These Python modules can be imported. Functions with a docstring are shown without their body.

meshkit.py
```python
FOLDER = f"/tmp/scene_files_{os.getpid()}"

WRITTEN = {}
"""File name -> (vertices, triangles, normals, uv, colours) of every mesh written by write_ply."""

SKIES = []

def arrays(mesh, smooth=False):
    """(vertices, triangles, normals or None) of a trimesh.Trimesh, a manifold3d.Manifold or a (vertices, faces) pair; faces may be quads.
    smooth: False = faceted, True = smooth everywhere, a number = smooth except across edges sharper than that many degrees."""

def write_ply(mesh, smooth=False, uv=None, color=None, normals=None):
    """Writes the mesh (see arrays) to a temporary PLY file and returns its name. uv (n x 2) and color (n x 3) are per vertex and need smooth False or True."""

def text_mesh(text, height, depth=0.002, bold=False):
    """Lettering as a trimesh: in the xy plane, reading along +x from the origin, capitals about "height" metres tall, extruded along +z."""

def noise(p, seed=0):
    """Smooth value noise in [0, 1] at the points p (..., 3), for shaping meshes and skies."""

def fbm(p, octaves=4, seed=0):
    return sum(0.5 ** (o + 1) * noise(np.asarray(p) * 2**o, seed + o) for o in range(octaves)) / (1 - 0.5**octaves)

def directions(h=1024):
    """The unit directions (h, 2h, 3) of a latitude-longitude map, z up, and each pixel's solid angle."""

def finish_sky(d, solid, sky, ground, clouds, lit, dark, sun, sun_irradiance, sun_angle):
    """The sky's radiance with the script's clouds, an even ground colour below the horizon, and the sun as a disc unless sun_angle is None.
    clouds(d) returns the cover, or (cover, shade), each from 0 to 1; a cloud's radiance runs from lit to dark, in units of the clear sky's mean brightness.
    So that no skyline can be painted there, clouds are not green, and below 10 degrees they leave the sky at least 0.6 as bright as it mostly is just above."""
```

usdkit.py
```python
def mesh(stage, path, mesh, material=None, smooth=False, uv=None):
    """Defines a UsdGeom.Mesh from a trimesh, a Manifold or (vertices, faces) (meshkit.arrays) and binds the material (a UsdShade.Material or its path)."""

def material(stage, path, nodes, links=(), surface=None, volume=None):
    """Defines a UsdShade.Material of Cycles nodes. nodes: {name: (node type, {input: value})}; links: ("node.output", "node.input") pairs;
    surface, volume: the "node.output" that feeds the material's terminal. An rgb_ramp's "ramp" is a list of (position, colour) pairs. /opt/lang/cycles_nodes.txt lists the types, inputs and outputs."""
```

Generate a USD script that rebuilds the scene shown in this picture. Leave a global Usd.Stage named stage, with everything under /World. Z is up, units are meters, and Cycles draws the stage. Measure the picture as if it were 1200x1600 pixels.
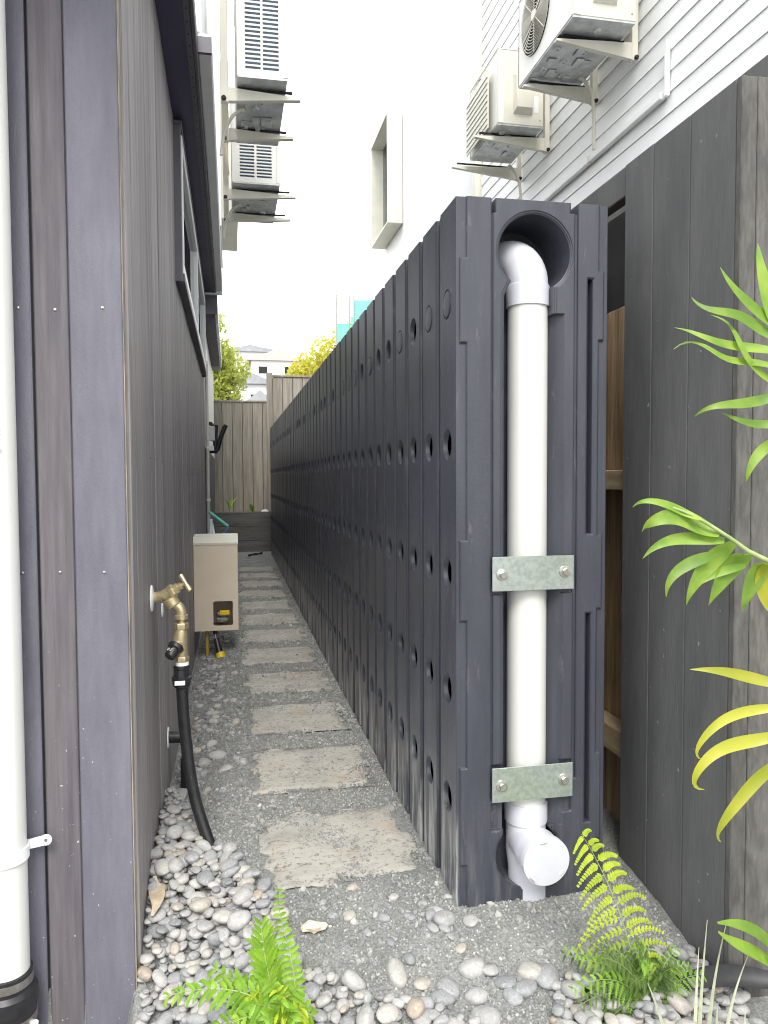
import math, random
import numpy as np
import trimesh, usdkit, meshkit
import manifold3d as m3
from shapely.geometry import Polygon, Point, box as sbox
from shapely.ops import unary_union
from pxr import Usd, UsdGeom, UsdLux, UsdShade, Gf, Sdf, Vt

stage = Usd.Stage.CreateInMemory()
UsdGeom.SetStageUpAxis(stage, UsdGeom.Tokens.z)
UsdGeom.SetStageMetersPerUnit(stage, 1.0)
UsdGeom.Xform.Define(stage, '/World')
UsdGeom.Scope.Define(stage, '/World/Looks')
rng = np.random.default_rng(7)
random.seed(7)

# ------------------------------------------------------------------ camera, sky, sun
CAM_H, YAW, PITCH, ROLL, FPX = 1.17, math.radians(11.28671), math.radians(2.584778), math.radians(.28), 1200.0
_F = np.array([math.sin(YAW) * math.cos(PITCH), math.cos(YAW) * math.cos(PITCH), -math.sin(PITCH)])
_R = np.array([math.cos(YAW), -math.sin(YAW), 0.0])
_U = np.cross(_R, _F)
CR = math.cos(ROLL) * _R - math.sin(ROLL) * _U
CU = math.cos(ROLL) * _U + math.sin(ROLL) * _R
CPOS = np.array([0, 0, CAM_H])
cam = UsdGeom.Camera.Define(stage, '/World/camera')
mm = np.eye(4)
mm[0, :3], mm[1, :3], mm[2, :3], mm[3, :3] = CR, CU, -_F, CPOS
cam.AddTransformOp().Set(Gf.Matrix4d(*mm.ravel().tolist()))
cam.CreateFocalLengthAttr(24.0)
cam.CreateHorizontalApertureAttr(24.0)
cam.CreateVerticalApertureAttr(32.0)
cam.CreateClippingRangeAttr(Gf.Vec2f(0.05, 2000))
EXPOSURE = 1.62
cam.CreateExposureAttr(EXPOSURE)

SUN = np.array([-0.08, -0.70, 0.78]); SUN /= np.linalg.norm(SUN)
SUN_EL, SUN_ROT = math.asin(SUN[2]), math.atan2(SUN[0], SUN[1])
dome = UsdLux.DomeLight.Define(stage, '/World/sky')
sky_m = usdkit.material(stage, '/World/Looks/sky_look', {
    'sky': ('sky_texture', {'sky_type': 'single_scattering', 'sun_disc': False, 'sun_elevation': SUN_EL, 'sun_rotation': SUN_ROT, 'aerosol_density': 2.0}),
    'tc': ('texture_coordinate', {}),
    'map': ('mapping', {'scale': (1.2, 1.2, 2.6)}),
    'n': ('noise_texture', {'scale': 1.6, 'detail': 5.0, 'roughness': .55}),
    'r': ('rgb_ramp', {'ramp': [(.2, (.82, .82, .82)), (.75, (1, 1, 1))]}),
    'cl': ('rgb_ramp', {'ramp': [(.25, (6.6, 6.8, 7.1)), (.8, (9.4, 9.4, 9.3))]}),
    'mix': ('mix_color', {'use_clamp': False}),
    'bg': ('background_shader', {'strength': 0.1})},
    [('tc.generated', 'map.vector'), ('map.vector', 'n.vector'), ('n.fac', 'r.fac'), ('n.fac', 'cl.fac'),
     ('r.color', 'mix.fac'), ('sky.color', 'mix.a'), ('cl.color', 'mix.b'), ('mix.result', 'bg.color')],
    surface='bg.background')
UsdShade.MaterialBindingAPI.Apply(dome.GetPrim()).Bind(sky_m)
sun = UsdLux.DistantLight.Define(stage, '/World/sun')
sun.CreateNormalizeAttr(True)
sun.CreateIntensityAttr(0.3)
sun.CreateAngleAttr(24.0)
sun.CreateColorAttr(Gf.Vec3f(1.0, .96, .9))
_z = SUN; _x = np.cross([0, 0, 1.0], _z); _x /= np.linalg.norm(_x); _y = np.cross(_z, _x)
sm = np.eye(4); sm[0, :3], sm[1, :3], sm[2, :3] = _x, _y, _z
sun.AddTransformOp().Set(Gf.Matrix4d(*sm.ravel().tolist()))


# ------------------------------------------------------------------ scene helpers
def ray(px, py):
    return (px - 600) / FPX * CR - (py - 800) / FPX * CU + _F
def atX(px, py, x):
    d = ray(px, py); return CPOS + d * (x / d[0])
def atY(px, py, y):
    d = ray(px, py); return CPOS + d * (y / d[1])
def atZ(px, py, z):
    d = ray(px, py); return CPOS + d * ((z - CAM_H) / d[2])
def project(p):
    d = np.asarray(p, float) - CPOS
    w = d @ _F
    return np.stack([600 + FPX * (d @ CR) / w, 800 - FPX * (d @ CU) / w, w], -1)

used = {}
origin = {}
def path_for(parent, name):
    base = (parent or '/World') + '/' + name
    n = used.get(base, 0); used[base] = n + 1
    return base if n == 0 else f'{base}_{n:03d}'
def setd(prim, label=None, cat=None, group=None, kind=None):
    for k, v in (('label', label), ('category', cat), ('group', group), ('kind', kind)):
        if v: prim.SetCustomDataByKey(k, v)
def thing(name, label, cat, loc=(0, 0, 0), group=None, kind=None):
    p = path_for(None, name)
    x = UsdGeom.Xform.Define(stage, p)
    x.AddTranslateOp().Set(Gf.Vec3d(*map(float, loc)))
    setd(x.GetPrim(), label, cat, group, kind)
    origin[p] = np.array(loc, float)
    return p
def part(parent, name, mesh, mat, smooth=False, label=None, kind=None):
    p = path_for(parent, name)
    v, f, n = None, None, None
    o = origin[parent]
    if hasattr(mesh, 'to_mesh'):
        mesh = to_tm(mesh)
    mesh = mesh.copy(); mesh.apply_translation(-o)
    usdkit.mesh(stage, p, mesh, mat, smooth=smooth)
    origin[p] = o
    setd(stage.GetPrimAtPath(p), label=label, kind=kind)
    return p
def single(name, mesh, mat, label=None, cat=None, group=None, kind=None, smooth=False):
    p = path_for(None, name)
    if hasattr(mesh, 'to_mesh'): mesh = to_tm(mesh)
    usdkit.mesh(stage, p, mesh, mat, smooth=smooth)
    origin[p] = np.zeros(3)
    setd(stage.GetPrimAtPath(p), label, cat, group, kind)
    return p


# ------------------------------------------------------------------ mesh helpers
def to_tm(m):
    k = m.to_mesh()
    return trimesh.Trimesh(np.array(k.vert_properties[:, :3], float), np.array(k.tri_verts), process=False)
def to_man(t):
    return m3.Manifold(m3.Mesh(np.asarray(t.vertices, np.float32), np.asarray(t.faces, np.uint32)))
cat = lambda ms: trimesh.util.concatenate([to_tm(m) if hasattr(m, 'to_mesh') else m for m in ms])
def bx(x0, x1, y0, y1, z0, z1, b=0.0):
    lo, hi = np.minimum([x0, y0, z0], [x1, y1, z1]), np.maximum([x0, y0, z0], [x1, y1, z1])
    if b <= 0:
        m = trimesh.creation.box(extents=hi - lo); m.apply_translation((lo + hi) / 2); return m
    b = min(b, (hi - lo).min() * .45)
    pts = []
    for c in np.ndindex(2, 2, 2):
        corner = np.where(c, hi, lo); s = np.where(c, -1, 1)
        for k in range(3):
            q = corner + s * b; q[k] = corner[k]; pts.append(q)
    return trimesh.convex.convex_hull(np.array(pts))
def frames(P):
    P = np.asarray(P, float)
    T = np.gradient(P, axis=0); T /= np.linalg.norm(T, axis=1, keepdims=True)
    up = np.array([0, 0, 1.0]) if abs(T[0][2]) < .9 else np.array([1.0, 0, 0])
    N = np.cross(T[0], up); N /= np.linalg.norm(N)
    out = []
    for t in T:
        N = N - t * (N @ t); N /= np.linalg.norm(N); out.append((t, N, np.cross(t, N)))
    return out
def tube(P, r, n=12, caps=True):
    P = np.asarray(P, float); r = np.broadcast_to(np.asarray(r, float), len(P))
    a = np.linspace(0, 2 * np.pi, n, endpoint=False)
    V = []
    for p, (t, N, B), rr in zip(P, frames(P), r):
        V.append(p + rr * (np.cos(a)[:, None] * N + np.sin(a)[:, None] * B))
    V = np.vstack(V); Fc = []
    for i in range(len(P) - 1):
        for j in range(n):
            k = (j + 1) % n
            Fc += [[i * n + j, (i + 1) * n + j, (i + 1) * n + k], [i * n + j, (i + 1) * n + k, i * n + k]]
    if caps:
        c0, c1 = len(V), len(V) + 1
        V = np.vstack([V, P[0], P[-1]]); e = (len(P) - 1) * n
        for j in range(n):
            k = (j + 1) % n
            Fc += [[c0, j, k], [c1, e + k, e + j]]
    m = trimesh.Trimesh(V, np.array(Fc), process=False)
    m.fix_normals() if len(m.faces) < 60 else None
    return m
def cyl(p0, p1, r, n=16, r1=None):
    return tube([p0, p1], [r, r if r1 is None else r1], n)
def align(axis):
    axis = np.asarray(axis, float) / np.linalg.norm(axis)
    return trimesh.geometry.align_vectors([0, 0, 1], axis)
def lathe(profile, loc, axis=(0, 0, 1), n=24):
    m = trimesh.creation.revolve(np.array(profile, float), sections=n)
    m.apply_transform(align(axis)); m.apply_translation(loc); return m
def hexnut(loc, axis, r, h):
    return lathe([(0, 0), (r * .92, 0), (r, h * .15), (r, h * .85), (r * .92, h), (0, h)], loc, axis, 6)
def spline(P, n=24):
    P = np.asarray(P, float)
    from scipy.interpolate import CubicSpline
    d = np.r_[0, np.cumsum(np.linalg.norm(np.diff(P, axis=0), axis=1))]
    return CubicSpline(d, P)(np.linspace(0, d[-1], n))
def extr(poly, h):
    return trimesh.creation.extrude_polygon(poly, h, engine='earcut')
def extr_axes(poly, h, o, ux, uy):
    """polygon coords (a,b) -> o + a*ux + b*uy, extruded by h along ux x uy"""
    m = extr(poly, h); ux, uy = np.asarray(ux, float), np.asarray(uy, float)
    M = np.eye(4); M[:3, 0], M[:3, 1], M[:3, 2], M[:3, 3] = ux, uy, np.cross(ux, uy), o
    m.apply_transform(M); return m
def ribbon(P, w, up=(0, 0, 1), fold=.25, n=None):
    """A leaf blade: curve P, half-widths w, with a folded midrib."""
    P = np.asarray(P, float); w = np.asarray(w, float)
    T = np.gradient(P, axis=0); T /= np.linalg.norm(T, axis=1, keepdims=True) + 1e-9
    up = np.broadcast_to(np.asarray(up, float), P.shape)
    S = np.cross(T, up); S /= np.linalg.norm(S, axis=1, keepdims=True) + 1e-9
    N = np.cross(S, T)
    L, Rr = P + S * w[:, None] + N * (w * fold)[:, None], P - S * w[:, None] + N * (w * fold)[:, None]
    k = len(P); V = np.vstack([L, P, Rr]); Fc = []
    for i in range(k - 1):
        Fc += [[i, k + i, k + i + 1], [i, k + i + 1, i + 1], [k + i, 2 * k + i, 2 * k + i + 1], [k + i, 2 * k + i + 1, k + i + 1]]
    return trimesh.Trimesh(V, np.array(Fc), process=False)


# ------------------------------------------------------------------ materials
def mat(name, c0, c1, scale=(6, 6, 6), rough=.6, detail=4, bump=0.0, bscale=60, bvec=None, spec=.5, metallic=0., rand=0., mid=(.35, .65),
        specks=None, bevel=0., coat=0., distortion=0., fine=None):
    """Two-tone noise colour on world position, optional fine relief, per-object tone, light specks, rounded edges."""
    nodes = {'g': ('geometry', {}), 'mp': ('mapping', {'scale': scale}),
             'n': ('noise_texture', {'scale': 1.0, 'detail': float(detail), 'roughness': .6, 'distortion': distortion}),
             'r': ('rgb_ramp', {'ramp': [(mid[0], c0), (mid[1], c1)]}),
             'p': ('principled_bsdf', {'roughness': rough, 'specular_ior_level': spec, 'metallic': metallic, 'coat_weight': coat})}
    links = [('g.position', 'mp.vector'), ('mp.vector', 'n.vector'), ('n.fac', 'r.fac')]
    col = 'r.color'
    if fine:                                     # a second, finer streak layer: (scale vec, amount)
        nodes['mf'] = ('mapping', {'scale': fine[0]}); nodes['nf'] = ('noise_texture', {'scale': 1.0, 'detail': 3.0})
        nodes['rf'] = ('rgb_ramp', {'ramp': [(.3, (1 - fine[1],) * 3), (.7, (1 + fine[1],) * 3)]})
        nodes['xf'] = ('mix_color', {'blend_type': 'multiply', 'fac': 1.0, 'use_clamp': False})
        links += [('g.position', 'mf.vector'), ('mf.vector', 'nf.vector'), ('nf.fac', 'rf.fac'), (col, 'xf.a'), ('rf.color', 'xf.b')]
        col = 'xf.result'
    if rand:
        nodes['oi'] = ('object_info', {}); nodes['rr'] = ('rgb_ramp', {'ramp': [(0, (1 - rand,) * 3), (1, (1 + rand,) * 3)]})
        nodes['xr'] = ('mix_color', {'blend_type': 'multiply', 'fac': 1.0, 'use_clamp': False})
        links += [('oi.random', 'rr.fac'), (col, 'xr.a'), ('rr.color', 'xr.b')]
        col = 'xr.result'
    if specks:                                   # (scale, threshold, colour, z top or None)
        sc, th, sc_col, ztop = specks
        nodes['ns'] = ('noise_texture', {'scale': float(sc), 'detail': 2.0})
        nodes['rs'] = ('rgb_ramp', {'ramp': [(th, (0, 0, 0)), (th + .03, (1, 1, 1))]})
        nodes['xs'] = ('mix_color', {'b': sc_col})
        links += [('g.position', 'ns.vector'), ('ns.fac', 'rs.fac'), (col, 'xs.a')]
        if ztop is not None:
            nodes['sx'] = ('separate_xyz', {}); nodes['mr'] = ('map_range', {'from_min': ztop - .5, 'from_max': ztop, 'to_min': 1.0, 'to_max': 0.0, 'clamp': True})
            nodes['mm'] = ('math', {'math_type': 'multiply'})
            links += [('g.position', 'sx.vector'), ('sx.z', 'mr.value'), ('mr.result', 'mm.value1'), ('rs.color', 'mm.value2'), ('mm.value', 'xs.fac')]
        else:
            links += [('rs.color', 'xs.fac')]
        col = 'xs.result'
    links.append((col, 'p.base_color'))
    nrm = None
    if bevel:
        nodes['bv'] = ('bevel', {'samples': 4, 'radius': bevel}); nrm = 'bv.bevel'
    if bump:
        nodes['mb'] = ('mapping', {'scale': bvec or (bscale,) * 3}); nodes['nb'] = ('noise_texture', {'scale': 1.0, 'detail': 4.0, 'roughness': .65})
        nodes['b'] = ('bump', {'strength': 1.0, 'distance': bump})
        links += [('g.position', 'mb.vector'), ('mb.vector', 'nb.vector'), ('nb.fac', 'b.height')]
        if nrm: links.append((nrm, 'b.normal'))
        nrm = 'b.normal'
    if nrm: links.append((nrm, 'p.normal'))
    return usdkit.material(stage, '/World/Looks/' + name, nodes, links, surface='p.BSDF')
def leafmat(name, c0, c1, trans=.35, rough=.45, scale=25):
    t = tuple(min(1, 1.6 * (a + b) / 2) for a, b in zip(c0, c1))
    return usdkit.material(stage, '/World/Looks/' + name, {
        'g': ('geometry', {}), 'n': ('noise_texture', {'scale': float(scale), 'detail': 3.0}), 'r': ('rgb_ramp', {'ramp': [(.3, c0), (.7, c1)]}),
        'p': ('principled_bsdf', {'roughness': rough}), 't': ('translucent_bsdf', {'color': t}), 'm': ('mix_closure', {'fac': trans}),
        'o': ('object_info', {}), 'rr': ('rgb_ramp', {'ramp': [(0, (.72, .74, .7)), (1, (1.12, 1.08, 1.1))]}), 'x': ('mix_color', {'blend_type': 'multiply', 'fac': 1.0, 'use_clamp': False})},
        [('g.position', 'n.vector'), ('n.fac', 'r.fac'), ('o.random', 'rr.fac'), ('r.color', 'x.a'), ('rr.color', 'x.b'), ('x.result', 'p.base_color'), ('p.BSDF', 'm.closure1'), ('t.BSDF', 'm.closure2')], surface='m.closure')

M = {}
M['board_front'] = mat('stained_corner_board', (.118, .116, .146), (.150, .147, .180), (9, 9, 2.5), .62, bump=.0016, bvec=(330, 330, 120), rand=.05, fine=((60, 60, 8), .08), specks=(95, .735, (.45, .45, .44), .9))
M['board_brown'] = mat('stained_brown_board', (.095, .086, .100), (.150, .134, .146), (14, 14, 1.6), .62, bump=.0014, bvec=(260, 260, 30), rand=.06, fine=((90, 90, 3), .16), specks=(85, .72, (.5, .5, .48), .8))
M['board_side'] = mat('stained_side_board', (.175, .163, .170), (.280, .260, .260), (40, 22, .9), .6, bump=.0018, bvec=(260, 200, 6), rand=.16, fine=((240, 160, 2.2), .3), specks=(70, .75, (.35, .34, .32), 2.6))
M['raw_edge'] = mat('raw_timber_edge', (.16, .14, .12), (.42, .36, .27), (60, 60, 8), .8)
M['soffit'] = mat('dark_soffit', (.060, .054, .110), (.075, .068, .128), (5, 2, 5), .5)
M['fascia'] = mat('dark_fascia', (.10, .095, .115), (.125, .12, .14), (5, 3, 5), .5)
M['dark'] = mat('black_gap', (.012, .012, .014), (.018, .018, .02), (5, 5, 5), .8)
M['tank'] = usdkit.material(stage, '/World/Looks/tank_plastic', {
    'g': ('geometry', {}), 'm1': ('mapping', {'scale': (16, 16, 2.2)}), 'n1': ('noise_texture', {'scale': 1.0, 'detail': 5.0, 'roughness': .6}),
    'r1': ('rgb_ramp', {'ramp': [(.3, (.032, .035, .046)), (.7, (.053, .057, .072))]}),
    'm2': ('mapping', {'scale': (38, 38, 7)}), 'n2': ('noise_texture', {'scale': 1.0, 'detail': 6.0, 'roughness': .7, 'distortion': .5}),
    'r2': ('rgb_ramp', {'ramp': [(.60, (0, 0, 0)), (.74, (.55, .55, .55))]}),
    'x': ('mix_color', {'b': (.16, .16, .165)}),
    'sx': ('separate_xyz', {}), 'mz': ('map_range', {'from_min': .04, 'from_max': .36, 'to_min': 1.0, 'to_max': 0.0, 'clamp': True}),
    'm3': ('mapping', {'scale': (30, 26, 3.4), 'location': (3, 1, 0)}), 'n3': ('noise_texture', {'scale': 1.0, 'detail': 5.0, 'roughness': .65}),
    'r3': ('rgb_ramp', {'ramp': [(.47, (0, 0, 0)), (.60, (.9, .9, .9))]}), 'mm': ('math', {'math_type': 'multiply'}),
    'x2': ('mix_color', {'b': (.40, .40, .38)}), 'mx': ('map_range', {'from_min': .586, 'from_max': .592, 'to_min': 1.0, 'to_max': .12, 'clamp': True}), 'mq': ('math', {'math_type': 'multiply'}),
    'bv': ('bevel', {'samples': 6, 'radius': .0035}),
    'mb': ('mapping', {'scale': (90, 90, 90)}), 'nb': ('noise_texture', {'scale': 1.0, 'detail': 4.0}), 'b': ('bump', {'strength': 1.0, 'distance': .0006}),
    'p': ('principled_bsdf', {'roughness': .34, 'specular_ior_level': .5})},
    [('g.position', 'm1.vector'), ('m1.vector', 'n1.vector'), ('n1.fac', 'r1.fac'), ('g.position', 'm2.vector'), ('m2.vector', 'n2.vector'), ('n2.fac', 'r2.fac'),
     ('r2.color', 'x.fac'), ('r1.color', 'x.a'), ('g.position', 'sx.vector'), ('sx.z', 'mz.value'), ('g.position', 'm3.vector'), ('m3.vector', 'n3.vector'),
     ('n3.fac', 'r3.fac'), ('r3.color', 'mm.value1'), ('mz.result', 'mm.value2'), ('sx.x', 'mx.value'), ('mm.value', 'mq.value1'), ('mx.result', 'mq.value2'), ('mq.value', 'x2.fac'), ('x.result', 'x2.a'), ('x2.result', 'p.base_color'),
     ('bv.bevel', 'b.normal'), ('g.position', 'mb.vector'), ('mb.vector', 'nb.vector'), ('nb.fac', 'b.height'), ('b.normal', 'p.normal')], surface='p.BSDF')
M['pvc'] = mat('white_pvc_pipe', (.575, .58, .55), (.625, .625, .595), (5, 5, 2), .28, specks=(45, .78, (.5, .5, .47), 3))
M['pvc_bright'] = mat('bright_pvc_pipe', (.66, .665, .64), (.71, .71, .685), (5, 5, 2), .3, specks=(45, .78, (.5, .5, .47), 3))
M['pvc_cool'] = mat('cool_white_pvc', (.50, .51, .56), (.55, .56, .605), (8, 8, 8), .32)
M['galv'] = mat('galvanised_plate', (.44, .49, .47), (.56, .61, .585), (80, 80, 80), .30, metallic=.9, detail=2, bump=.0003, bscale=200)
M['steel'] = mat('stainless_bolt', (.45, .44, .42), (.6, .58, .55), (80, 80, 80), .3, metallic=1.)
M['brass'] = mat('brass', (.46, .38, .22), (.60, .51, .32), (60, 60, 60), .42, metallic=.7, bump=.0005, bscale=300)
M['rubber'] = mat('black_rubber', (.012, .012, .014), (.022, .022, .025), (40, 40, 40), .4)
M['hose'] = mat('black_poly_hose', (.010, .010, .012), (.02, .02, .022), (40, 40, 40), .42, specks=(160, .7, (.09, .09, .09), 3))
M['box'] = mat('beige_meter_box', (.66, .57, .45), (.70, .61, .48), (4, 4, 4), .45)
M['yellow'] = mat('yellow_plastic', (.75, .52, .01), (.82, .6, .02), (20, 20, 20), .4)
M['ochre'] = mat('ochre_gas_pipe', (.36, .24, .05), (.46, .31, .08), (20, 20, 20), .5)
M['blue'] = mat('blue_twine', (.03, .14, .42), (.05, .2, .55), (40, 40, 40), .6)
M['teal'] = mat('green_tube', (.10, .42, .34), (.14, .5, .42), (40, 40, 40), .5)
M['paleblue'] = mat('pale_blue_film', (.35, .55, .68), (.6, .72, .78), (60, 60, 30), .4)
M['white'] = mat('white_paint', (.80, .81, .81), (.84, .85, .85), (3, 3, 3), .45)
M['cream'] = mat('cream_powdercoat', (.60, .585, .50), (.66, .64, .55), (5, 5, 5), .42)
M['acwhite'] = mat('ac_casing', (.70, .70, .66), (.74, .74, .70), (3, 3, 3), .4, bevel=.004)
M['acdark'] = mat('ac_fins', (.05, .10, .16), (.10, .17, .25), (30, 30, 90), .4)
M['pan'] = mat('ac_base_pan', (.42, .44, .45), (.62, .64, .64), (14, 14, 14), .4, metallic=.4)
M['fence'] = mat('black_stained_paling', (.086, .087, .089), (.118, .118, .119), (9, 9, 2.2), .75, bump=.0014, bvec=(220, 160, 26), rand=.07, fine=((150, 110, 9), .07), specks=(38, .735, (.26, .26, .26), 4))
M['fence_grey'] = mat('weathered_paling', (.072, .070, .065), (.118, .114, .105), (16, 18, 6), .85, bump=.003, bvec=(120, 120, 26), rand=.08, fine=((120, 120, 22), .16), distortion=1.6)
M['farfence'] = mat('faded_far_paling', (.22, .20, .165), (.34, .31, .26), (22, 10, 1.4), .8, bump=.001, bvec=(160, 160, 10), rand=.10, fine=((90, 90, 4), .12))
M['timber'] = mat('brown_timber', (.20, .135, .075), (.38, .26, .145), (16, 28, 1.8), .8, bump=.001, bvec=(160, 160, 14), rand=.15, fine=((120, 120, 5), .25))
M['rail'] = mat('pale_sawn_timber', (.34, .25, .14), (.5, .39, .24), (30, 4, 30), .8, rand=.1)
M['sleeper'] = mat('dark_sleeper', (.075, .075, .07), (.14, .138, .13), (2, 9, 14), .85, specks=(60, .68, (.3, .3, .28), .6))
M['slab'] = usdkit.material(stage, '/World/Looks/concrete_slab', {
    'g': ('geometry', {}), 'n1': ('noise_texture', {'scale': 5.0, 'detail': 6.0, 'roughness': .65}), 'r1': ('rgb_ramp', {'ramp': [(.3, (.30, .29, .26)), (.5, (.39, .375, .335)), (.72, (.47, .45, .405))]}),
    'n2': ('noise_texture', {'scale': 55.0, 'detail': 5.0, 'roughness': .7}), 'r2': ('rgb_ramp', {'ramp': [(.34, (.36, .36, .36)), (.46, (1, 1, 1))]}),
    'x': ('mix_color', {'blend_type': 'multiply', 'fac': .85}),
    'n3': ('noise_texture', {'scale': 7.0, 'detail': 2.0}), 'r3': ('rgb_ramp', {'ramp': [(.56, (0, 0, 0)), (.72, (.5, .5, .5))]}), 'y': ('mix_color', {'b': (.40, .30, .20)}),
    'b': ('bump', {'distance': .003, 'strength': 1.0}), 'p': ('principled_bsdf', {'roughness': .9})},
    [('g.position', 'n1.vector'), ('n1.fac', 'r1.fac'), ('g.position', 'n2.vector'), ('n2.fac', 'r2.fac'), ('r1.color', 'y.a'), ('g.position', 'n3.vector'), ('n3.fac', 'r3.fac'),
     ('r3.color', 'y.fac'), ('y.result', 'x.a'), ('r2.color', 'x.b'), ('x.result', 'p.base_color'), ('n2.fac', 'b.height'), ('b.normal', 'p.normal')], surface='p.BSDF')
M['grit'] = mat('crushed_grey_grit', (.16, .165, .158), (.30, .305, .293), (150, 150, 150), .9, bump=.006, bscale=170, detail=5, fine=((7, 7, 7), .16))
M['gritstone'] = usdkit.material(stage, '/World/Looks/grit_stone', {
    'o': ('object_info', {}), 'r': ('rgb_ramp', {'ramp': [(0, (.16, .165, .158)), (.6, (.265, .27, .26)), (.93, (.35, .35, .33)), (1, (.5, .49, .46))]}), 'p': ('principled_bsdf', {'roughness': .9})},
    [('o.random', 'r.fac'), ('r.color', 'p.base_color')], surface='p.BSDF')
M['pebble'] = usdkit.material(stage, '/World/Looks/river_pebble', {
    'o': ('object_info', {}), 'r': ('rgb_ramp', {'ramp': [(0, (.20, .205, .213)), (.25, (.27, .275, .28)), (.5, (.325, .322, .315)), (.78, (.39, .385, .37)), (.86, (.37, .345, .295)), (.90, (.44, .43, .41)), (.96, (.34, .285, .22)), (1, (.49, .48, .46))]}),
    'g': ('geometry', {}), 'n': ('noise_texture', {'scale': 70.0, 'detail': 5.0, 'roughness': .65, 'distortion': .8}), 'rn': ('rgb_ramp', {'ramp': [(.3, (.78, .78, .78)), (.7, (1.16, 1.16, 1.16))]}),
    'v': ('noise_texture', {'scale': 34.0, 'detail': 2.0, 'distortion': 1.5}), 'rv': ('rgb_ramp', {'ramp': [(.485, (0, 0, 0)), (.5, (.4, .4, .4)), (.515, (0, 0, 0))]}),
    'x': ('mix_color', {'blend_type': 'multiply', 'fac': 1.0, 'use_clamp': False}), 'y': ('mix_color', {'b': (.62, .62, .6)}), 'b': ('bump', {'distance': .0012, 'strength': 1.0}),
    'p': ('principled_bsdf', {'roughness': .68})},
    [('o.random', 'r.fac'), ('g.position', 'n.vector'), ('n.fac', 'rn.fac'), ('r.color', 'x.a'), ('rn.color', 'x.b'), ('g.position', 'v.vector'), ('v.fac', 'rv.fac'), ('rv.color', 'y.fac'),
     ('x.result', 'y.a'), ('y.result', 'p.base_color'), ('n.fac', 'b.height'), ('b.normal', 'p.normal')], surface='p.BSDF')
M['ground'] = mat('ground_earth', (.10, .095, .08), (.17, .16, .135), (3, 3, 3), .95, bump=.01, bscale=20)
M['hill'] = mat('hill_grass', (.2, .22, .18), (.3, .31, .26), (.08, .08, .08), .95)
M['roof'] = mat('grey_roof', (.25, .26, .28), (.33, .34, .36), (2, 2, 2), .6)
M['roof_red'] = mat('red_roof', (.48, .40, .36), (.56, .46, .42), (2, 2, 2), .7)
M['glass'] = usdkit.material(stage, '/World/Looks/window_glass', {
    't': ('transparent_bsdf', {'color': (.62, .70, .70)}), 'gl': ('glossy_bsdf', {'color': (.9, .92, .92), 'roughness': .02}), 'f': ('fresnel', {'IOR': 1.55}), 'm': ('mix_closure', {})},
    [('f.fac', 'm.fac'), ('t.BSDF', 'm.closure1'), ('gl.BSDF', 'm.closure2')], surface='m.closure')
M['room'] = mat('dim_room', (.42, .47, .45), (.5, .55, .53), (3, 3, 3), .8)
M['net'] = usdkit.material(stage, '/World/Looks/turquoise_netting', {
    'd': ('diffuse_bsdf', {'color': (.30, .74, .69)}), 't': ('translucent_bsdf', {'color': (.34, .80, .75)}), 'm': ('mix_closure', {'fac': .6})},
    [('d.BSDF', 'm.closure1'), ('t.BSDF', 'm.closure2')], surface='m.closure')
M['palm'] = leafmat('palm_leaf', (.13, .27, .025), (.30, .44, .06), .3, .48, 22)
M['palm_yellow'] = leafmat('palm_leaf_yellowing', (.33, .38, .03), (.47, .47, .05), .3, .4, 14)
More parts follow.
